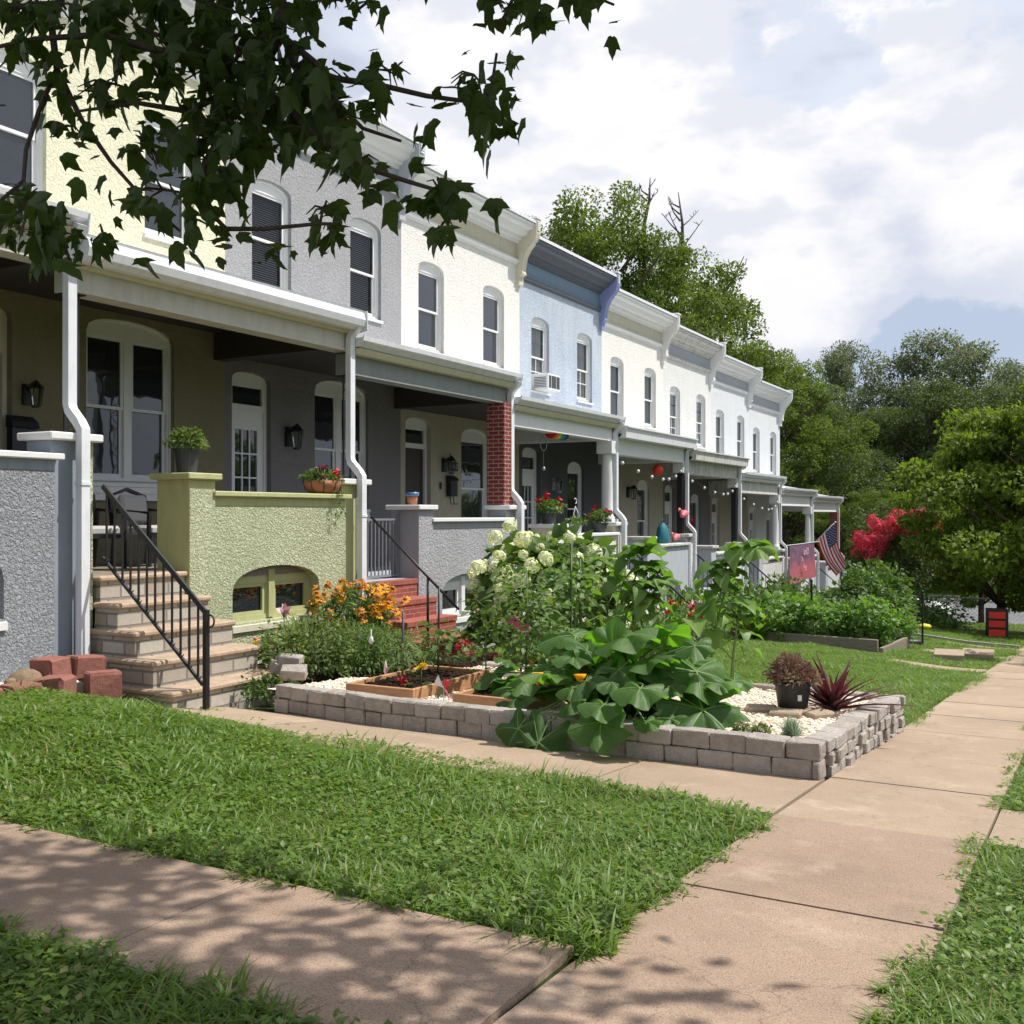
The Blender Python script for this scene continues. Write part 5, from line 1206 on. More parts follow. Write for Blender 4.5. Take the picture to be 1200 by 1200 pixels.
# flamingos, bag
def flamingo(p, s, lab, mat=None, legs=True):
    t = T('flamingo', lab, 'ornament', p, 'flamingo ornaments'); q = Vector(p); m = MB(); z = .42 * s if legs else .12 * s
    m.tube([q + Vector((0, .26 * s, z + .0)), q + Vector((0, .12 * s, z + .06 * s)), q + Vector((0, -.06 * s, z + .05 * s)), q + Vector((0, -.16 * s, z)), q + Vector((0, -.22 * s, z + .04 * s)), q + Vector((0, -.26 * s, z + .14 * s)), q + Vector((0, -.34 * s, z + .16 * s)), q + Vector((0, -.40 * s, z + .12 * s))],
           [.01 * s, .08 * s, .10 * s, .05 * s, .028 * s, .024 * s, .034 * s, .008 * s], 10); m.build('body', mat or m_flam, t)
    m = MB(); m.tube([q + Vector((0, -.39 * s, z + .13 * s)), q + Vector((0, -.44 * s, z + .07 * s))], [.016 * s, .005 * s], 6)
    if legs:
        for dx in (-.03, .03): m.tube([q + Vector((dx * s, .02 * s, 0)), q + Vector((dx * s, .02 * s, z))], .006 * s, 5)
    m.build('beak_and_legs', m_black, t)
flamingo((XP - .15, YB[5] - .17, FL[4] + 1.08), 1.0, 'pink flamingo ornament standing on the pilaster, the higher one')
flamingo((XP - .15, YB[5] - .72, FL[4] + .87), .8, 'pair-coloured pink and white flamingo sitting on the porch wall', legs=False)
p = (XP - .25, YB[5] - 1.35, FL[4] + .87); m = MB(); m.lathe(p, [(.20, 0), (.22, .10), (.17, .34), (.06, .46), (.02, .47)], 14, sx=.7); t = T('bag', 'teal cloth bag on the wall beside the flamingos', 'bag', p); m.build('body', m_teal, t)
m = MB(); m.tube([(p[0], p[1] - .07, p[2] + .42), (p[0], p[1] - .05, p[2] + .55), (p[0], p[1] + .05, p[2] + .55), (p[0], p[1] + .07, p[2] + .42)], .01, 5); m.build('handle', m_teal, t)
# string lights along the far porches
def string_lights(k, lab, n=7):
    x = XP - .15; z = ZR[k] - .66; t = T('string_lights', lab, 'string lights', (x, YB[k] + .1, z), 'string lights under the porches'); w = MB(); ya, yb = YB[k] + .1, YB[k + 1] - .25
    pts = [(x + .25 * math.sin(q * 3.1), ya + (yb - ya) * q, z - .35 * math.sin(math.pi * q) ** 1) for q in [i / 20 for i in range(21)]]; w.tube(pts, .006, 4, cap=False); w.build('wire', m_black, t)
    for i in range(n):
        q = pts[int((i + .5) * 20 / n)]; b = MB(); b.lathe((q[0], q[1], q[2] - .075), [(.008, 0), (.036, .025), (.036, .045), (.014, .075)], 10); b.build('bulb', m_whitepl, t)
for k, lab in ((4, 'string of white bulbs over the porch with the flamingos'), (5, 'string of white bulbs one porch beyond the flamingos'), (6, 'string of white bulbs over the porch behind the flags')): string_lights(k, lab)
c = onX(771, 551, XP - .4); t = T('paper_lantern', 'red hanging lantern over the porch with the flamingos', 'lantern', (c.x, c.y, c.z)); m = MB(); m.lathe((c.x, c.y, c.z - .13), [(.04, 0), (.11, .06), (.13, .13), (.11, .2), (.04, .26)], 14); m.build('shade', m_redpl, t); m = MB(); m.tube([(c.x, c.y, c.z + .12), (c.x, c.y, ZR[4] - .12)], .004, 4); m.build('string', m_black, t)
# air conditioner in the pale blue house's window
p = (XF + .10, YB[4] + .985, 5.29 + FL[4] - 1 + .0); t = T('air_conditioner', 'white window air conditioner in the pale blue house', 'air conditioner', p); m = MB(); m.rbox((p[0] + .02, p[1], p[2] + .19), (.46, .60, .36), bev=.012); m.build('case', m_whitepl, t)
m = MB()
for (a, b) in ((-.26, -.16), (-.13, .08), (.11, .26)): m.box(p[0] + .251, p[0] + .256, p[1] + a, p[1] + b, p[2] + .06, p[2] + .33)
for i in range(7): m.box(p[0] - .1, p[0] + .2, p[1] - .306, p[1] - .301, p[2] + .07 + i * .035, p[2] + .085 + i * .035)
m.build('grille', m_darkpot, t)
# flags
def cloth(corner, along, down, L, H, nx, ny, wave, fall=0):
    V = []; a = Vector(along).normalized(); d = Vector(down).normalized(); n = a.cross(d)
    for j in range(ny + 1):
        for i in range(nx + 1):
            u_, v_ = i / nx, j / ny; V.append(Vector(corner) + a * L * u_ * (1 - fall * v_) + d * H * v_ + n * wave * math.sin(u_ * 9 + v_ * 2.5) * (.3 + v_))
    return V
tip = onX(979, 612, -7.72); base = onX(954, 636, -8.45)
k7 = HOUSES[7]
t = T('flag', 'striped national flag with a star field on a slanted pole at a far porch', 'flag', base)
m = MB(); m.tube([base, tip], .016, 8); m.lathe(tuple(tip), [(.02, -.02), (.035, .0), (.02, .03)], 8); m.build('pole', m_whitepl, t)
pd = (base - tip).normalized(); A = tip + pd * .05
NX, NY = 26, 26; V = []; mi = []
hoist = .84; fly = 1.5
side = Vector((.30, .17, -1)).normalized(); nn = pd.cross(side).normalized()
for j in range(NY + 1):
    for i in range(NX + 1):
        s_, f_ = j / NY, i / NX
        q = A + pd * hoist * s_ * (1 - .35 * f_) + side * fly * f_ + nn * (.07 * math.sin(s_ * 11 + f_ * 2) * (.3 + f_)) + pd * (.12 * math.sin(f_ * 3))
        V.append(q)
fl = MB(); Fc = [(j * (NX + 1) + i, j * (NX + 1) + i + 1, (j + 1) * (NX + 1) + i + 1, (j + 1) * (NX + 1) + i) for j in range(NY) for i in range(NX)]
fl.add(V, Fc, 0, True); ms = []
for j in range(NY):
    for i in range(NX): ms.append(2 if (j < 14 and i < 10) else (0 if (j // 2) % 2 == 0 else 1))
fl.m = ms; m_fr, m_fw, m_fb = plain('flag_red', (.55, .01, .03), .8), plain('flag_white', (.78, .78, .78), .8), plain('flag_blue', (.015, .02, .12), .8)
fo = fl.build('cloth', [m_fr, m_fw, m_fb], t)
st = MB()
for r in range(9):
    for c_ in range(6 if r % 2 == 0 else 5):
        jj = .8 + r * 1.45; ii = (.7 + c_ * 1.7) if r % 2 == 0 else (1.55 + c_ * 1.7); j0, i0 = int(jj), int(ii)
        q = V[j0 * (NX + 1) + i0].lerp(V[(j0 + 1) * (NX + 1) + i0], jj - j0); q = q + side * fly / NX * (ii - i0)
        for sg in (-1, 1):
            pts = [q + nn * .006 * sg + (pd * math.cos(a) + side * math.sin(a)) * (.022 if h_ % 2 == 0 else .009) for h_, a in enumerate([h * math.pi / 5 for h in range(10)])]; st.add(pts, [tuple(range(10))])
st.build('stars', m_fw, fo)
a0 = onX(925, 639, XP + .75); b0 = onX(956, 635, XP + .35)
t = T('banner', 'purple and red garden banner with pale lettering hanging from a pole beside the flag', 'banner', (a0.x, a0.y, a0.z - 1.2))
m = MB(); m.tube([a0 + (a0 - b0) * .12, b0 + (b0 - a0) * .2], .012, 6); m.build('pole', m_whitepl, t)
m_flagred = plain('banner_red', (.85, .30, .32), .8)
n_ = NT('banner_print'); sep = n_.n('ShaderNodeSeparateXYZ'); n_.l(n_.tc.outputs['Object'], sep.inputs[0])
bc = n_.mix(n_.ramp(sep.outputs[2], [(.45, 1.), (.75, 0.)]), (.10, .05, .11), (.32, .07, .09)); bc = n_.mix(n_.ramp(n_.noise(7, 4), [(.5, 0.), (.62, .5)]), bc, (.40, .14, .15)); n_.bsdf(bc, .85)
bw_ = (b0 - a0); L = bw_.length * .93; bd = bw_.normalized(); V = cloth(a0, bd, (0.02, .06, -1), L, 1.15, 14, 16, .02)
m = MB(); m.add(V, [(j * 15 + i, j * 15 + i + 1, (j + 1) * 15 + i + 1, (j + 1) * 15 + i) for j in range(16) for i in range(14)], 0, True); bo = m.build('cloth', n_.m, t)
nrm_ = Vector((bd.y, -bd.x, 0)).normalized()
if nrm_.dot(Vector((0, 0, 0)) - a0) < 0: nrm_ = -nrm_
def bann(txt, f, dz_, size, mat):
    o = a0 + bd * L * f + Vector((0, 0, -dz_)) + nrm_ * .05; o = o + nrm_ * .09 * dz_ + nrm_ * .02; upv = Vector((0, 0, 1)); xv = bd if (bd.cross(upv)).dot(nrm_) > 0 else -bd
    text(txt, 'lettering', mat, bo, size, Matrix.Translation(o) @ Matrix(((xv.x, 0, nrm_.x, 0), (xv.y, 0, nrm_.y, 0), (xv.z, 1, nrm_.z, 0), (0, 0, 0, 1))))
bann('Land Of', .52, .25, .30, m_pinkpale); bann('The', .34, .46, .22, m_pinkpale); bann('Free', .42, .72, .34, m_flagred)
c = onX(897, 650, XP + .25); t = T('small_banner', 'small white banner with a red emblem on a far stair wall', 'banner', (c.x, c.y, c.z)); m = MB(); m.rbox((c.x, c.y, c.z), (.012, .55, .50)); m.build('cloth', m_cushion, t); m = MB(); m.lathe((0, 0, 0), [(.02, -.002), (.16, 0), (.15, .006), (.02, .008)], 12, sy=1.3); m.v = [(c.x + .008 + z, c.y + y, c.z + x) for x, y, z in m.v]; m.build('emblem', m_redpl, t)
# --- red edging blocks, turtle, white gravel before the nearest porch
i = 0
xk = -7.78
for (y, w_, lab, z0, z1, dx, rz, fm) in [(4.95, .30, 'red edging block at the left picture edge, first of the row', .03, .17, 0, 0, 0), (5.28, .30, 'red edging block, second in the row from the left', .03, .17, 0, .03, 0), (5.62, .30, 'red edging block, third in the row, below the turtle', .02, .17, 0, -.04, 0),
        (5.98, .32, 'red edging block with a slanted front, right of the row', .0, .18, -.02, .5, 0), (6.42, .30, 'red edging block turned edge on beside the dark stone', -.06, .17, .05, -.5, 0),
        (6.18, .28, 'smooth red block on top, left of two below the downspout', .12, .30, -.34, .2, 1), (6.52, .30, 'smooth red block on top, right under the downspout outlet', .08, .28, -.30, -.25, 1)]:
    m = MB(); m.rbox((xk + dx, y, (z0 + z1) / 2 + .03), (.24, w_ * .93, z1 - z0), rz=rz, bev=.014, jit=.012); tag(m.build('edging_block', m_redblock, base=(xk + dx, y, z0)), lab, 'edging block', 'red edging blocks by the porch')
m = MB(); m.box(-8.49, -7.90, 4.6, 6.35, -.3, .10); tag(m.build('gravel_strip', m_whitepeb), kind='structure')
tag(npobj('white_gravel', *pebbles(-8.46, -7.90, 4.65, 6.33, 2600, lambda x, y: .108, .017), m_whitepeb, smooth=True), 'white gravel strip under the blue grey porch wall', 'pebbles', kind='stuff')
c = onX(30, 785, -8.12); c.z = .115; t = T('turtle_statue', 'brown stone turtle statue on the white gravel', 'statue', c); mt_ = stone('turtle_stone', (.30, .22, .14), (.18, .12, .08), (.12, .09, .06), 22, .01, False)
m = MB(); m.lathe(tuple(c + Vector((0, 0, .03))), [(.13, 0), (.125, .03), (.10, .075), (.055, .105), (.01, .115)], 14, sy=1.25); m.build('shell', mt_, t)
m = MB(); m.tube([c + Vector((.02, -.10, .05)), c + Vector((.03, -.17, .06)), c + Vector((.04, -.22, .055))], [.035, .032, .02], 8)
for dx, dy in ((.10, -.09), (.10, .09), (-.09, -.09), (-.09, .09)): m.tube([c + Vector((dx * .6, dy * .8, .05)), c + Vector((dx, dy * 1.2, .0))], [.035, .026], 7)
m.build('head_and_legs', mt_, t)
# --- far garden: boards, posts, pots, box, fence, car
def board(p0, p1, z, h, lab, w=.08):
    c = ((p0[0] + p1[0]) / 2, (p0[1] + p1[1]) / 2); L = math.hypot(p1[0] - p0[0], p1[1] - p0[1]); m = MB(); m.rbox((*c, z + h / 2), (L, w, h), rz=math.atan2(p1[1] - p0[1], p1[0] - p0[0]), bev=.01); tag(m.build('edging_board', m_greywood, base=(*c, z)), lab, 'edging board', 'boards round the vegetable plot')
g0 = lambda x, y: ground(x, y)
board((-3.75, 21.75), (-7.2, 22.3), g0(-5, 22) - .05, .24, 'long weathered board edging the front of the vegetable plot'); board((-3.7, 21.8), (-3.55, 24.2), g0(-3.6, 23) - .05, .24, 'weathered board edging the sidewalk end of the vegetable plot')
m = MB(); c = onG(1071, 758); m.tube([(c.x - .5, c.y, c.z + .08), (c.x + .15, c.y + .05, c.z + .08)], .085, 10); tag(m.build('drain_pipe', m_black, base=tuple(c)), 'black drain pipe end sticking out of the vegetable plot', 'pipe')
for (u, v, h, lab) in [(951, 752, 1.3, 'thin black iron post among the bean leaves'), (1001, 757, 1.0, 'short black post behind the bright green bush'), (1081, 757, 1.25, 'black post at the corner of the vegetable plot'), (900, 742, 1.2, 'black post at the back left of the vegetable plot'), (860, 738, 1.1, 'black post left of the vegetable plot'), (738, 760, 1.1, 'black post between the sunflower stalks'), (818, 742, 1.2, 'black post behind the tallest stalk')]:
    c = onG(u, v); m = MB(); m.tube([(c.x, c.y, c.z), (c.x, c.y, c.z + h)], .022, sq=(.04, .04)); m.lathe((c.x, c.y, c.z + h), [(.03, 0), (.035, .02), (.01, .05)], 8); tag(m.build('garden_post', m_iron, base=tuple(c)), lab, 'post', 'black iron garden posts')
for (u, v, lab) in [(812, 744, 'terracotta planter beside the path, left one'), (826, 748, 'wider terracotta tray next to the planter')]:
    c = onG(u, v); m = MB(); m.lathe(tuple(c), [(.16, 0), (.22, .26), (.25, .26), (.25, .32), (.2, .32), (.02, .28)] if lab[0] == 't' else [(.26, 0), (.30, .12), (.26, .13), (.02, .1)], 18, smooth=False); tag(m.build('terracotta_planter', m_terra, base=tuple(c)), lab, 'planter')
for (u, v, rz, sx, lab) in [(1112, 775, .1, .55, 'tan concrete slab lying on the lawn edge, left one'), (1146, 774, .05, .60, 'tan concrete slab lying by the sidewalk, right one')]:
    c = onG(u, v); m = MB(); m.rbox((c.x, c.y, c.z + .12), (sx, .5, .14), rz=rz, rx=.12, bev=.01); tag(m.build('concrete_slab', m_pavers, base=tuple(c)), lab, 'slab', 'slabs on the lawn edge')
c = onG(1083, 742); m = MB(); m.lathe((c.x, c.y, c.z + .12), [(.02, 0), (.16, .03), (.2, .08), (.16, .13), (.02, .16)], 10); tag(m.build('toy', m_yellowp, base=tuple(c)), 'small bright yellow toy by the corner post', 'toy')
c = onG(1168, 748); t = T('newspaper_box', 'black box with three red panels by the chain link fence', 'box', c)
m = MB(); m.rbox((c.x, c.y, c.z + .46), (.62, .6, .90), rz=.12, bev=.02); bo = m.build('body', m_black, t)
for i in range(3): m = MB(); m.rbox((c.x + .032 - .0, c.y - .31, c.z + .20 + i * .27), (.46, .03, .2), rz=.12); m.build('panel', m_redpl, t)
def chainlink(x0, x1, y, z, h, lab):
    t = T('chain_link_fence', lab, 'fence', (x0, y, z)); r = MB()
    r.tube([(x0, y, z + h), (x1, y, z + h)], .035, 6); r.tube([(x0, y, z + .05), (x1, y, z + .05)], .012, 5); r.build('rail', m_galv, t)
    n = int((x1 - x0) / 1.55)
    for i in range(n + 1):
        x = x0 + (x1 - x0) * i / n; m = MB(); m.tube([(x, y, z - .1), (x, y, z + h + .03)], .06 if i == 3 else .028, 8); m.lathe((x, y, z + h + .03), [(.05, 0), (.05, .02), (.01, .05)], 8); m.build('post', m_galv, t)
    w = MB(); s = .16; k = int((x1 - x0) / s)
    for i in range(k):
        for d in (1, -1):
            xa = x0 + i * s; pts = []; xx = xa; zz = z + .06
            a = (xa, y + .01 * d, z + .06); b = (min(x1, max(x0, xa + d * h)), y + .01 * d, z + h); w.tube([a, b], .0035, 3, cap=False)
    w.build('mesh_wire', m_galv, t)
chainlink(-6.5, 4.2, 41.3, ground(-2, 41.3), 1.2, 'grey chain link fence across the end of the lawns')
def car(x, y, z, rz, lab):
    t = thing('parked_car', lab, 'car', (x, y, z)); R_ = Matrix.Rotation(rz, 3, 'Z')
    def place(mb):
        mb.v = [tuple(Vector((x, y, z)) + R_ @ Vector(p)) for p in mb.v]; return mb
    prof = [(-2.2, .32), (-2.25, .62), (-2.15, .88), (-1.45, .98), (-.85, 1.38), (-.3, 1.45), (.55, 1.42), (1.15, 1.02), (1.95, .88), (2.2, .66), (2.22, .34)]
    b = MB(); n = len(prof); V = []
    for wy, ins in ((-.86, .0), (-.80, .0), (.80, .0), (.86, .0)):
        for px, pz in prof:
            k = 1 - (.22 if pz > 1.0 else 0) * (1 if abs(wy) > .5 else 0); V.append((px * (.985 if abs(wy) > .82 else 1), wy * k, pz - (.03 if abs(wy) > .82 else 0)))
    Fc = [tuple(range(n)), tuple(range(4 * n - 1, 3 * n - 1, -1))]
    for r in range(3): Fc += [(r * n + i, r * n + (i + 1) % n, (r + 1) * n + (i + 1) % n, (r + 1) * n + i) for i in range(n)]
    b.add(V, Fc); place(b).build('body', m_car, t)
    for sy in (-1, 1):
        g = MB(); g.add([(-1.3, sy * .80, 1.0), (.95, sy * .80, 1.03), (.5, sy * .70, 1.36), (-.75, sy * .70, 1.34)], [(0, 1, 2, 3)]); place(g).build('side_window', m_glass, t)
        for sx in (-1.38, 1.38):
            w = MB(); w.lathe((0, 0, 0), [(.20, -.1), (.33, -.1), (.33, .1), (.20, .1)], 18, smooth=False); w.v = [(sx + a, sy * .78 + c_, .33 + b_) for a, b_, c_ in w.v]; wo_ = place(w).build('wheel', m_black, t)
            w = MB(); w.lathe((0, 0, 0), [(.02, -.105), (.2, -.105), (.2, .105), (.02, .105)], 12, smooth=False); w.v = [(sx + a, sy * .78 + c_, .33 + b_) for a, b_, c_ in w.v]; place(w).build('rim', m_galv, wo_)
    for sx, mt2, nm in ((-2.255, m_redpl, 'tail_light'), (2.215, m_whitepl, 'headlight')):
        for sy in (-.62, .62): w = MB(); w.rbox((sx, sy, .72), (.06, .3, .14), bev=.01); place(w).build(nm, mt2, t)
    g = MB(); g.add([(-1.42, -.62, 1.0), (-1.42, .62, 1.0), (-.9, .52, 1.36), (-.9, -.52, 1.36)], [(0, 1, 2, 3)]); place(g).build('rear_window', m_glass, t)
    g = MB(); g.add([(1.16, -.62, 1.05), (1.16, .62, 1.05), (.62, .52, 1.40), (.62, -.52, 1.40)], [(0, 1, 2, 3)]); place(g).build('windscreen', m_glass, t)
car(-7.9, 51.0, ground(0, 60) + .02, 0, 'white car parked on the cross street, half hidden by plants')
# --- far garden plants
bush('bean_vines', 'mass of broad leaved bean vines in the vegetable plot', 'plants', (-5.7, 23.0, -.75), (1.15, 1.2, .62), 2600, T_WIDE, .13, m_sunleaf, base=(-5.6, 22.9, ground(-5.6, 22.9)), zmin=-.7, shell=.6)
bush('tall_bush', 'dark leafy bush at the back of the vegetable plot', 'bush', (-6.7, 24.8, -.72), (1.4, 1.2, .62), 3000, T_OV, .13, m_leafbush, zmin=-.7)
bush('bright_bush', 'bright green leafy bush at the plot corner', 'bush', (-4.15, 22.6, -.72), (.62, .6, .62), 1500, T_OV, .13, m_sunleaf, zmin=-.8)
bush('tall_bush', 'tall loose shrub right of the flag', 'bush', (-5.0, 26.6, -.62), (1.1, 1.1, .85), 2600, T_OV, .14, m_leafbush, zmin=-.8, lump=.2)
bush('tall_bush', 'tall loose shrub beside the plot corner post', 'bush', (-4.55, 27.6, -.65), (.6, .7, .85), 1700, T_OV, .14, m_leafbush, zmin=-.8, lump=.2)
bush('arched_vine', 'vine grown over a low hoop at the plot corner', 'plant', (-3.75, 24.2, -.95), (.36, .3, .48), 700, T_LANCE, .14, m_sunleaf, zmin=-.4)
bush('pepper_row', 'rows of vegetables at the left of the plot', 'plants', (-7.3, 23.4, -.75), (.8, 1.1, .5), 1300, T_OV, .13, m_sunleaf, zmin=-.7)
for i, (x, y, rx, rz_, lab) in enumerate([(-7.9, 17.6, .5, .7, 'leafy shrub before the cream house porch wall'), (-7.6, 21.9, .6, .6, 'shrub before the pale blue house stairs'), (-7.9, 25.6, .7, .7, 'shrub by the far stairs with white risers'), (-7.6, 28.8, .7, .5, 'dark shrub below the banner'), (-6.4, 33.5, .9, .55, 'dark shrub below the striped flag'), (-5.8, 30.5, 1.1, .5, 'low hedge in the far front gardens'), (-5.2, 36.5, 1.4, .7, 'wide shrub near the end of the row'), (-4.6, 39.8, .6, .28, 'small shrub along the fence')]):
    bush('shrub', lab, 'bush', (x, y, ground(x, y) + rz_ * .6), (rx, rx * 1.1, rz_), int(1500 * rx + 500), T_OV, .12, m_leafbush, 'garden shrubs along the far porches', zmin=-.7, lump=.16)
for (u, v, X, lab) in [(833, 638, -7.7, 'daylily plant with a pink bloom by the white stairs'), (700, 700, -6.0, 'leafy perennial behind the hydrangea'), (880, 716, -6.4, 'leafy perennial by the black posts')]:
    c = onX(u, v + 40, X); b_ = (c.x, c.y, ground(c.x, c.y)); strapclump('perennial', lab, b_, 60, .8, m_grass, 1.6, sp=.8)
for (x, y, mat, lab) in [(-6.9, 15.6, m_pink, 'pink flowering plant beyond the hydrangea'), (-6.2, 17.2, m_red, 'red flowering plant near the terracotta planter'), (-5.6, 14.6, m_tomato, 'pale leafy plant right of the hydrangea'), (-6.4, 19.0, m_pinkpale, 'pale flowering plant in front of the pale blue house'), (-7.4, 20.4, m_yellowp, 'yellow flowering plant by the far path')]:
    z = ground(x, y); t = bush('flowering_plant', lab, 'plant', (x, y, z + .3), (.5, .5, .35), 700, T_LANCE, .14, m_tomato, base=(x, y, z))
    P, d = cloud((x, y, z + .42), (.5, .5, .4), 14, .9, .1, 0); fm_ = head_mesh('flower', T_OV, mat, 9, .25, 1.0); put_parts('flower', fm_, t, P, np.full(14, .075))
# ------------------------------------------------------------------ trees beyond the row
def tree_data(name, h, cr, ch, ncl, nleaf, ls, mat, seed, clr=.22, trunk=True, low=.0, wide=1.0, T=T_SIMPLE, open_=.0, rag=.14, flat=.62):
    """a tree at the origin: root > trunk, crown. h height, cr crown radius, ch crown height"""
    rs = np.random.default_rng(seed); cz = h - ch / 2
    C = []
    while len(C) < ncl:
        p = rs.uniform(-1, 1, 3); r = np.linalg.norm(p)
        if r > 1 or r < .35 + open_: continue
        w = (1 - .35 * max(0, p[2])) * (1 + rag * math.sin(3 * math.atan2(p[1], p[0]) + 4 * p[2] + seed));  C.append((p[0] * cr * w, p[1] * cr * w, cz + p[2] * ch / 2))
    C = np.array(C); rad_ = clr * cr * rs.uniform(.65, 1.3, ncl) * 1.5
    per = nleaf // ncl; P = []; N = []
    for c, r in zip(C, rad_):
        d = rs.normal(0, 1, (per, 3)); d /= np.linalg.norm(d, axis=1, keepdims=True); q = r * (rs.uniform(.25, 1, per) ** .5)
        P.append(c + d * q[:, None] * [1, 1, flat]); N.append(d)
    P = np.concatenate(P); N = np.concatenate(N); k = len(P)
    ax = N * .6 + rs.normal(0, .6, (k, 3)) + [0, 0, -.15]; up = N * .7 + np.array([0, 0, .8]) + rs.normal(0, .45, (k, 3))
    root = thing(name, '', '', (0, 0, 0)); V, Fc = scatter(T, P, frames(ax, up), ls * rs.uniform(.55, 1.3, k))
    npobj('crown', V, Fc, mat, root)
    m = MB(); tr = .028 * h
    m.tube([(0, 0, -.5), (.05, .02, h * .2), (.1, -.1, h * .45), (0, .1, h * .8)], [tr, tr * .8, tr * .55, tr * .12], 8)
    for i in rs.choice(ncl, min(ncl, 22), replace=False):
        c = C[i]; z0 = max(h * .12, c[2] - .8 * math.hypot(c[0], c[1]) - h * .05); z0 = min(z0, h * .7)
        m.tube([(.07, -.03, z0), (c[0] * .45, c[1] * .45, z0 + (c[2] - z0) * .55), tuple(c)], [tr * .35, tr * .2, tr * .05], 5)
    m.build('trunk', m_bark, root); return root
def place_tree(root, loc, s, rz, label, group='trees beyond the row', first=False, cat='tree'):
    r = root if first else copytree(root)
    r.location = loc; r.scale = (s, s, s) if not isinstance(s, tuple) else s; r.rotation_euler[2] = rz; tag(r, label, cat, group); return r
def foot(u, d, top_v, h=None, zb=None):
    """foot of a tree whose top shows at (u, top_v) when it stands d away"""
    p = D(u, 603, d); zt = D(u, top_v, d).z; zb = ground(p.x, p.y) if zb is None else zb
    return (p.x, p.y, zb), zt - zb
A = tree_data('broadleaf_tree', 16, 5.4, 11.5, 120, 42000, .17, m_tree1, 3, .11, open_=.12)
B = tree_data('dark_tree', 16, 5.5, 13.5, 130, 50000, .20, m_tree2, 5, .15)
Cc = tree_data('feathery_tree', 16, 4.5, 10, 110, 34000, .20, m_tree3, 8, .17)
E = tree_data('spreading_tree', 6.8, 3.1, 6.0, 78, 27000, .15, m_tree4, 12, .15, T=T_OV, open_=.2, rag=.3, flat=.42)
protos = {'A': [A, True, 16], 'B': [B, True, 16], 'C': [Cc, True, 16], 'E': [E, True, 6.8]}
def T_(kind, u, d, tv, rz, label, wide=1.0):
    pr = protos[kind]; loc, h = foot(u, d, tv); s = h / pr[2]
    r = place_tree(pr[0], loc, (s * wide, s * wide, s), rz, label, first=pr[1]); pr[1] = False; return r
T_('A', 705, 47, 212, .3, 'tallest fresh green tree rising above the pale blue house roof', .85)
T_('A', 800, 52, 288, 1.7, 'fresh green tree right of the tallest one, behind the weathered cornice', .9)
T_('A', 645, 50, 262, 2.2, 'green tree low above the cream house cornice, left of the tallest', .7)
T_('A', 600, 52, 238, 3.2, 'tree whose tip just shows above the cream house cornice', .45)
T_('A', 865, 60, 385, 4.0, 'green tree meeting the end of the roofline', .9)
T_('A', 915, 63, 408, .9, 'sunlit green tree just right of the last house', .95)
T_('B', 955, 66, 470, 2.7, 'darker green tree filling behind the last porch', 1.0)
T_('C', 990, 88, 393, .2, 'grey green tree standing far behind, left of the gap of sky', .8)
T_('C', 1105, 84, 380, 1.9, 'grey green feathery tree with the highest crown on the right', 1.05)
T_('C', 1180, 88, 418, 3.6, 'grey green feathery tree at the right picture edge', .8)
T_('B', 1040, 76, 478, .4, 'dark green tree below the gap of sky', 1.1)
T_('B', 1090, 72, 448, 3.4, 'big dark green tree in the middle of the wood', 1.1)
T_('B', 1160, 74, 455, 5.1, 'dark green tree behind the bright spreading tree', 1.1)
T_('B', 1010, 70, 530, 4.2, 'low dark tree behind the crape myrtle', 1.3)
T_('B', 1230, 70, 440, 1.3, 'dark green tree cut by the right picture edge', 1.1)
T_('A', 1030, 56, 566, 5.4, 'small yellow green tree above the red blossoms', 1.1)
T_('A', 985, 58, 590, 1.4, 'small green tree behind the brick end pillar', 1.2)
T_('E', 1172, 36, 478, .5, 'bright spreading street tree near the right edge, over the fence', .78)
T_('E', 1238, 34, 425, 2.5, 'taller bright street tree cut by the right picture edge', .9)
T_('E', 1150, 43, 545, 4.1, 'lower leafy tree just left of the spreading street tree', .72)
# offside street trees that shade the far sidewalk
r = place_tree(protos['E'][0], (2.5, 25.2, ground(2, 25)), (.88, .88, .85), 1, 'street tree right of the picture shading the far sidewalk')
# bare dead twigs over the tallest trees
def bare(u0, v0, u1, v1, d, lab, n=7):
    base = D(u0, v0, d); tip = D(u1, v1, d); t = thing('bare_tree', lab, 'tree', (base.x, base.y, ground(base.x, base.y)), 'dead bare trees'); m = MB()
    m.tube([(base.x, base.y, ground(base.x, base.y)), tuple(base), tuple(base.lerp(tip, .5) + Vector((.1, 0, .0))), tuple(tip)], [.2, .10, .07, .02], 6)
    for i in range(n):
        q = base.lerp(tip, .12 + .75 * i / n); L = (tip - base).length * (.55 - .35 * i / n); a = random.choice((-1, 1)) * random.uniform(.35, .8); dr = Vector((math.cos(TH) * math.sin(a), math.sin(TH) * math.sin(a), math.cos(a)))
        e = q + dr * L; mid = q.lerp(e, .5) + Vector((random.gauss(0, .08), 0, -.06)); m.tube([q, mid, e], [.045, .03, .014], 4)
        for _ in range(3): b_ = mid.lerp(e, random.random()); m.tube([b_, b_ + Vector((random.gauss(0, .3), random.gauss(0, .2), random.uniform(.2, .6))) * L * .35], [.018, .009], 4)
    m.build('trunk', m_bark, t)
bare(800, 300, 795, 225, 50, 'bare dead tree top above the fresh green trees'); bare(755, 262, 762, 208, 47.5, 'bare twigs at the top of the tallest tree', 6); bare(845, 350, 872, 300, 52, 'bare twigs right of the green crowns', 5)
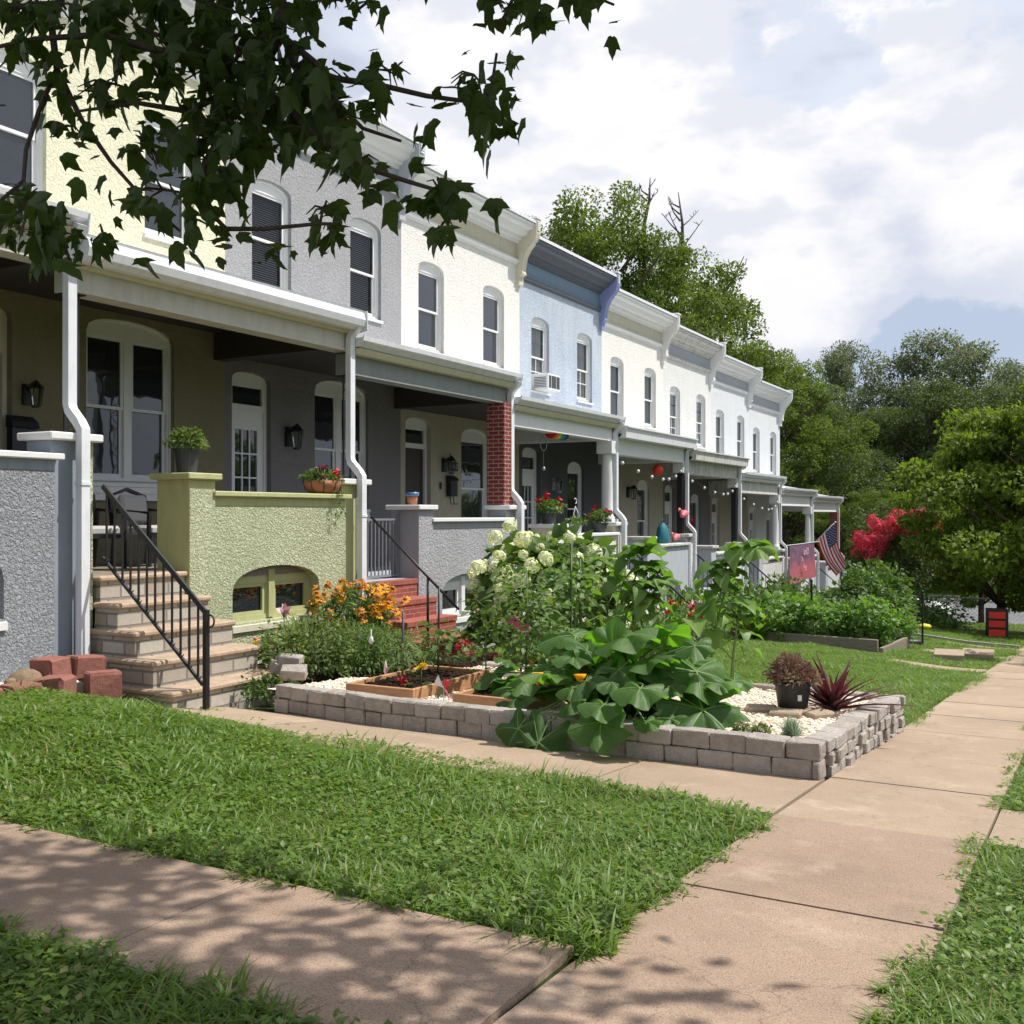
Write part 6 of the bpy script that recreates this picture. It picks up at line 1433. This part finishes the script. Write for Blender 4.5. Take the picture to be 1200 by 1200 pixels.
# crape myrtle
p = D(1056, 640, 42); zb = ground(p.x, p.y); t = bush('crape_myrtle', 'dark leaved crape myrtle topped with red blossoms', 'tree', (p.x, p.y, .20), (1.9, 1.8, 1.65), 14000, T_OV, .12, m_tree2, zmin=-.7, lump=.16, base=(p.x, p.y, zb), part='crown')
me = head_mesh('blossom', T_SIMPLE, m_crape, 150, .42, .15, 1.5)
pts = [D(u + random.uniform(-5, 5), v + random.uniform(-5, 5), 40.6 + random.uniform(-.5, .5)) for u, v in [(1012, 640), (1020, 628), (1028, 622), (1036, 618), (1022, 614), (1046, 612), (1054, 608), (1060, 613), (1066, 606), (1071, 612), (1082, 614), (1006, 634), (1001, 640), (1022, 650), (1040, 638), (1030, 634), (1014, 633), (1062, 618), (1050, 618), (1075, 604), (1040, 625), (1083, 620), (1092, 612), (1074, 622), (1100, 618)] * 2]
put_parts('blossom', me, t, pts, RNG.uniform(.35, .7, len(pts)), .45)
# undergrowth of the wood, one mass
def under():
    parts = []
    for (u, d, ru, n) in [(880, 66, 7, 4000), (940, 68, 7, 4500), (1000, 71, 7, 4500), (1060, 73, 7, 4500), (1120, 75, 7, 4500), (1180, 77, 8, 4500), (1240, 78, 8, 3500), (840, 62, 6, 2500)]:
        p = D(u, 603, d); c = (p.x, p.y + 3, ground(p.x, p.y) + 2.2); P, dd = cloud(c, (ru * .75, ru * .45, 3.4), n, .5, .16, -.7); parts.append(leaves(T_OV, P, dd + RNG.normal(0, .6, (n, 3)), dd * .4 + np.array([0, 0, 1.]) + RNG.normal(0, .4, (n, 3)), .42 * RNG.uniform(.6, 1.2, n)))
    tag(npobj('undergrowth', *join(parts), m_tree2), 'dark undergrowth at the edge of the wood', 'undergrowth', kind='stuff')
under()
# wooded slope that closes the view between the trunks
xs = np.linspace(-90, 90, 61); ys = np.linspace(82, 112, 13); X, Y = np.meshgrid(xs, ys, indexing='ij'); Z = ground(0, 80) + 6.5 * np.clip((Y - 82) / 22, 0, 1) ** .7 + .6 * np.sin(X * .4) * np.sin(Y * .5)
i, j = np.meshgrid(np.arange(60), np.arange(12), indexing='ij'); a = (i * 13 + j).ravel(); tag(npobj('hill', np.stack([X, Y, Z], -1).reshape(-1, 3), np.stack([a, a + 13, a + 14, a + 1], -1), m_tree2, smooth=True), kind='structure')
# ------------------------------------------------------------------ the maple whose branches hang into the picture
def mapleT():
    half = [(.12, -.04), (.30, .04), (.38, .16), (.46, .27), (.60, .55), (.44, .50), (.30, .52), (.27, .62), (.24, .74), (.12, .88)]
    out = [(0, 0)] + half + [(0, 1.08)] + [(-x, y) for x, y in half[::-1]]
    z = lambda x, y: -.22 * y * y - .16 * abs(x) ** 1.5 + .05 * math.sin(9 * x + 4 * y)
    V = [(0, .36, z(0, .36) + .03)] + [(x, y, z(x, y)) for x, y in out]; n = len(out)
    return V, [(0, i + 1, (i + 1) % n + 1) for i in range(n)]
T_MAP = mapleT()
def maple():
    base = (1.7, -1.4, 0.0); t = thing('maple_tree', 'maple overhead whose dark leafy branches hang into the top of the picture', 'tree', base)
    w = MB(); w.tube([base, (1.65, -1.3, 1.5), (1.5, -1.0, 3.0), (1.0, -.2, 4.6), (.3, 1.0, 6.5), (-.2, 1.8, 8.5)], [.24, .2, .18, .15, .10, .04], 12); w.build('trunk', m_bark, t)
    br = MB(); L = []
    def line(pts, r0=.012, r1=.004):
        P = [D(*p) for p in pts]; br.tube(P, [r0 + (r1 - r0) * i / (len(P) - 1) for i in range(len(P))], 6); return P
    hub = Vector((-.15, 1.9, 4.6)); br.tube([(1.3, -.7, 3.8), (.7, .5, 4.4), tuple(hub)], [.11, .08, .05], 8)
    br.tube([tuple(hub), tuple(D(322, -160, 2.9)), tuple(D(325, -20, 2.9)), tuple(D(328, 40, 2.9)), tuple(D(300, 90, 2.95))], [.045, .036, .026, .020, .012], 8)
    for s_ in ((100, -90, 3.1), (500, -120, 3.2), (-60, 40, 3.2), (640, -90, 3.3)): br.tube([tuple(hub), tuple(hub.lerp(D(*s_), .5) + Vector((0, 0, .25))), tuple(D(*s_))], [.04, .025, .014], 6)
    lines = []
    lines.append((line([(327, 30, 2.9), (345, 75, 2.9), (395, 92, 2.9), (440, 98, 2.95), (500, 112, 2.95), (545, 118, 2.95), (575, 108, 3.0), (582, 62, 3.0)]), 1.0))
    lines.append((line([(328, 40, 2.9), (372, 75, 2.8), (395, 120, 2.8), (425, 150, 2.85), (470, 165, 2.85)], .010), .8))
    lines.append((line([(300, 90, 2.95), (360, 150, 2.75), (400, 180, 2.75), (440, 200, 2.75), (480, 213, 2.75), (530, 228, 2.75), (540, 260, 2.75)], .010), .9))
    lines.append((line([(300, 90, 2.95), (220, 130, 2.9), (160, 120, 2.9), (90, 130, 2.95)], .012), 1.0))
    lines.append((line([(300, 90, 2.95), (240, 190, 2.85), (232, 235, 2.85), (265, 268, 2.8), (310, 268, 2.8), (372, 262, 2.8), (400, 262, 2.8)], .010), .8))
    lines.append((line([(100, -90, 3.1), (60, 30, 3.0), (66, 80, 3.0), (95, 140, 2.95), (130, 190, 2.95), (170, 235, 2.95), (210, 270, 2.9)], .012), .9))
    lines.append((line([(66, 80, 3.0), (45, 130, 2.95), (30, 175, 2.9), (27, 212, 2.9), (40, 240, 2.85), (70, 275, 2.8), (85, 312, 2.8)], .007), .0))
    lines.append((line([(27, 212, 2.9), (0, 235, 2.85), (-40, 260, 2.85)], .006), .7))
    lines.append((line([(300, 90, 2.95), (190, 60, 2.85), (120, 40, 2.8), (40, 45, 2.8), (-30, 60, 2.8)], .014), 1.0))
    lines.append((line([(500, -120, 3.2), (470, -30, 3.2), (420, 10, 3.1)], .008), .6))
    lines.append((line([(640, -90, 3.3), (600, 0, 3.2), (585, 30, 3.2)], .007), .5))
    lines.append((line([(640, -90, 3.3), (670, -15, 3.3), (720, 5, 3.3)], .007), .5))
    P = []; ax = []; sz = []; pet = MB()
    def leafat(c, s=None, petiole=True):
        s = s or random.uniform(.036, .074); a = random.uniform(0, 6.28); e = random.gauss(-.95, .35)
        dr = Vector((math.cos(a) * math.cos(e), math.sin(a) * math.cos(e), math.sin(e))); P.append(tuple(c)); ax.append(tuple(dr)); sz.append(s)
    for Pl, dn in lines:
        for a, b in zip(Pl[:-1], Pl[1:]):
            Ls = (b - a).length
            for _ in range(int(Ls * 50 * dn)):
                c = a.lerp(b, random.random()) + Vector([random.gauss(0, .06), random.gauss(0, .06), random.gauss(-.04, .055)]); leafat(c)
    # clumps: u, v, radius u, radius v, count, depth
    for (u, v, ru, rv, n, d) in [(240, 20, 135, 42, 150, 2.9), (275, 90, 95, 52, 130, 2.9), (60, 20, 60, 30, 40, 2.95), (165, 50, 60, 40, 36, 2.95), (305, 150, 65, 42, 62, 2.85), (395, 160, 38, 36, 28, 2.75), (235, 165, 50, 30, 34, 2.85),
                                 (130, 115, 45, 28, 24, 2.95), (170, 185, 35, 28, 12, 2.95), (190, 240, 45, 28, 22, 2.9), (250, 215, 35, 28, 20, 2.85), (240, 272, 28, 22, 10, 2.8), (515, 240, 26, 26, 24, 2.75), (520, 278, 14, 18, 6, 2.75), (572, 135, 30, 28, 18, 2.95),
                                 (555, 105, 30, 18, 10, 2.95), (595, 85, 16, 16, 6, 3.0), (455, 100, 30, 14, 10, 2.95), (375, 100, 30, 25, 18, 2.9), (395, 5, 55, 16, 22, 3.1), (620, 20, 26, 22, 13, 3.2), (690, 6, 34, 12, 13, 3.3), (575, 12, 22, 14, 6, 3.2), (640, 35, 10, 10, 3, 3.2),
                                 (30, 262, 42, 38, 62, 2.75), (65, 300, 34, 26, 26, 2.75), (120, 290, 18, 16, 6, 2.75), (5, 25, 40, 20, 18, 2.9), (380, 262, 24, 16, 9, 2.8), (385, 285, 10, 10, 3, 2.8), (20, 60, 30, 10, 8, 2.9), (420, 205, 30, 16, 10, 2.75), (78, 165, 26, 12, 5, 2.9)]:
        for _ in range(5 if n > 8 else 2):
            a = random.uniform(0, 6.28); e_ = D(u + ru * .9 * math.cos(a), v - 10 + rv * .9 * math.sin(a), d); c_ = D(u, v - 18, d); br.tube([c_, c_.lerp(e_, .5) + Vector((0, 0, .015)), e_], [.004, .003, .0015], 5)
        for _ in range(n):
            a = random.uniform(0, 6.28); q = random.random() ** .6; leafat(D(u + ru * q * math.cos(a), v - 14 + rv * q * math.sin(a), d + random.gauss(0, .14)))
    # the crown above the frame, which shades these branches and dapples the near path
    # clumpy crown above the frame
    K = [];
    while len(K) < 230:
        x, y, z = random.uniform(-4.2, 1.3), random.uniform(1.0, 5.2), random.uniform(3.6, 7.6)
        d = -x * math.sin(TH) * 1 + y * math.cos(TH); d = x * -math.sin(TH) + y * math.cos(TH)
        if (z - EYE) < .62 * d + .35: continue
        gx, gy = x - z * SUN.x / SUN.z, y - z * SUN.y / SUN.z      # where its shadow lands
        if gx > -1.6 or gy > 3.12 + .14 * max(0, -gx - 2): continue
        K.append((x, y, z))
    for (x, y, z) in K:
        r = random.uniform(.32, .62)
        for _ in range(95): leafat((x + random.gauss(0, r * .6), y + random.gauss(0, r * .6), z + random.gauss(0, r * .3)), random.uniform(.09, .14), False)
    for (x, y, z) in K[::4]: br.tube([tuple(hub), tuple((hub + Vector((x, y, z))) / 2 + Vector((0, 0, .2))), (x, y, z)], [.03, .018, .006], 5)
    # shade clusters between the sun and the hanging branches
    for (u, v, d) in [(150, 20, 2.9), (250, 60, 2.9), (330, 120, 2.85), (100, 150, 2.9), (200, 200, 2.9), (430, 150, 2.8), (500, 220, 2.8), (560, 120, 2.95), (300, 0, 2.9), (400, 60, 2.95), (380, 250, 2.8), (40, 60, 2.9), (170, 110, 2.9), (260, 150, 2.9), (620, 10, 3.2), (460, 60, 3.0), (230, 20, 2.9)]:
        for h_ in (2.4,):
            c = D(u, v, d) + SUN * h_; 
            for _ in range(85): leafat((c.x + random.gauss(0, .22), c.y + random.gauss(0, .22), c.z + random.gauss(0, .15)), random.uniform(.09, .14), False)
    P = np.array(P); k = len(P); sz = np.array(sz); sz3 = np.stack([sz * RNG.uniform(.9, 1.2, k), sz, sz * RNG.uniform(-.2, 1.8, k)], -1); up = np.array([-.2, -1., .5]) + RNG.normal(0, .55, (k, 3))
    br.build('branch', m_bark, t); 
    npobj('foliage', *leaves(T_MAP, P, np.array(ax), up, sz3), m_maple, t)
maple()
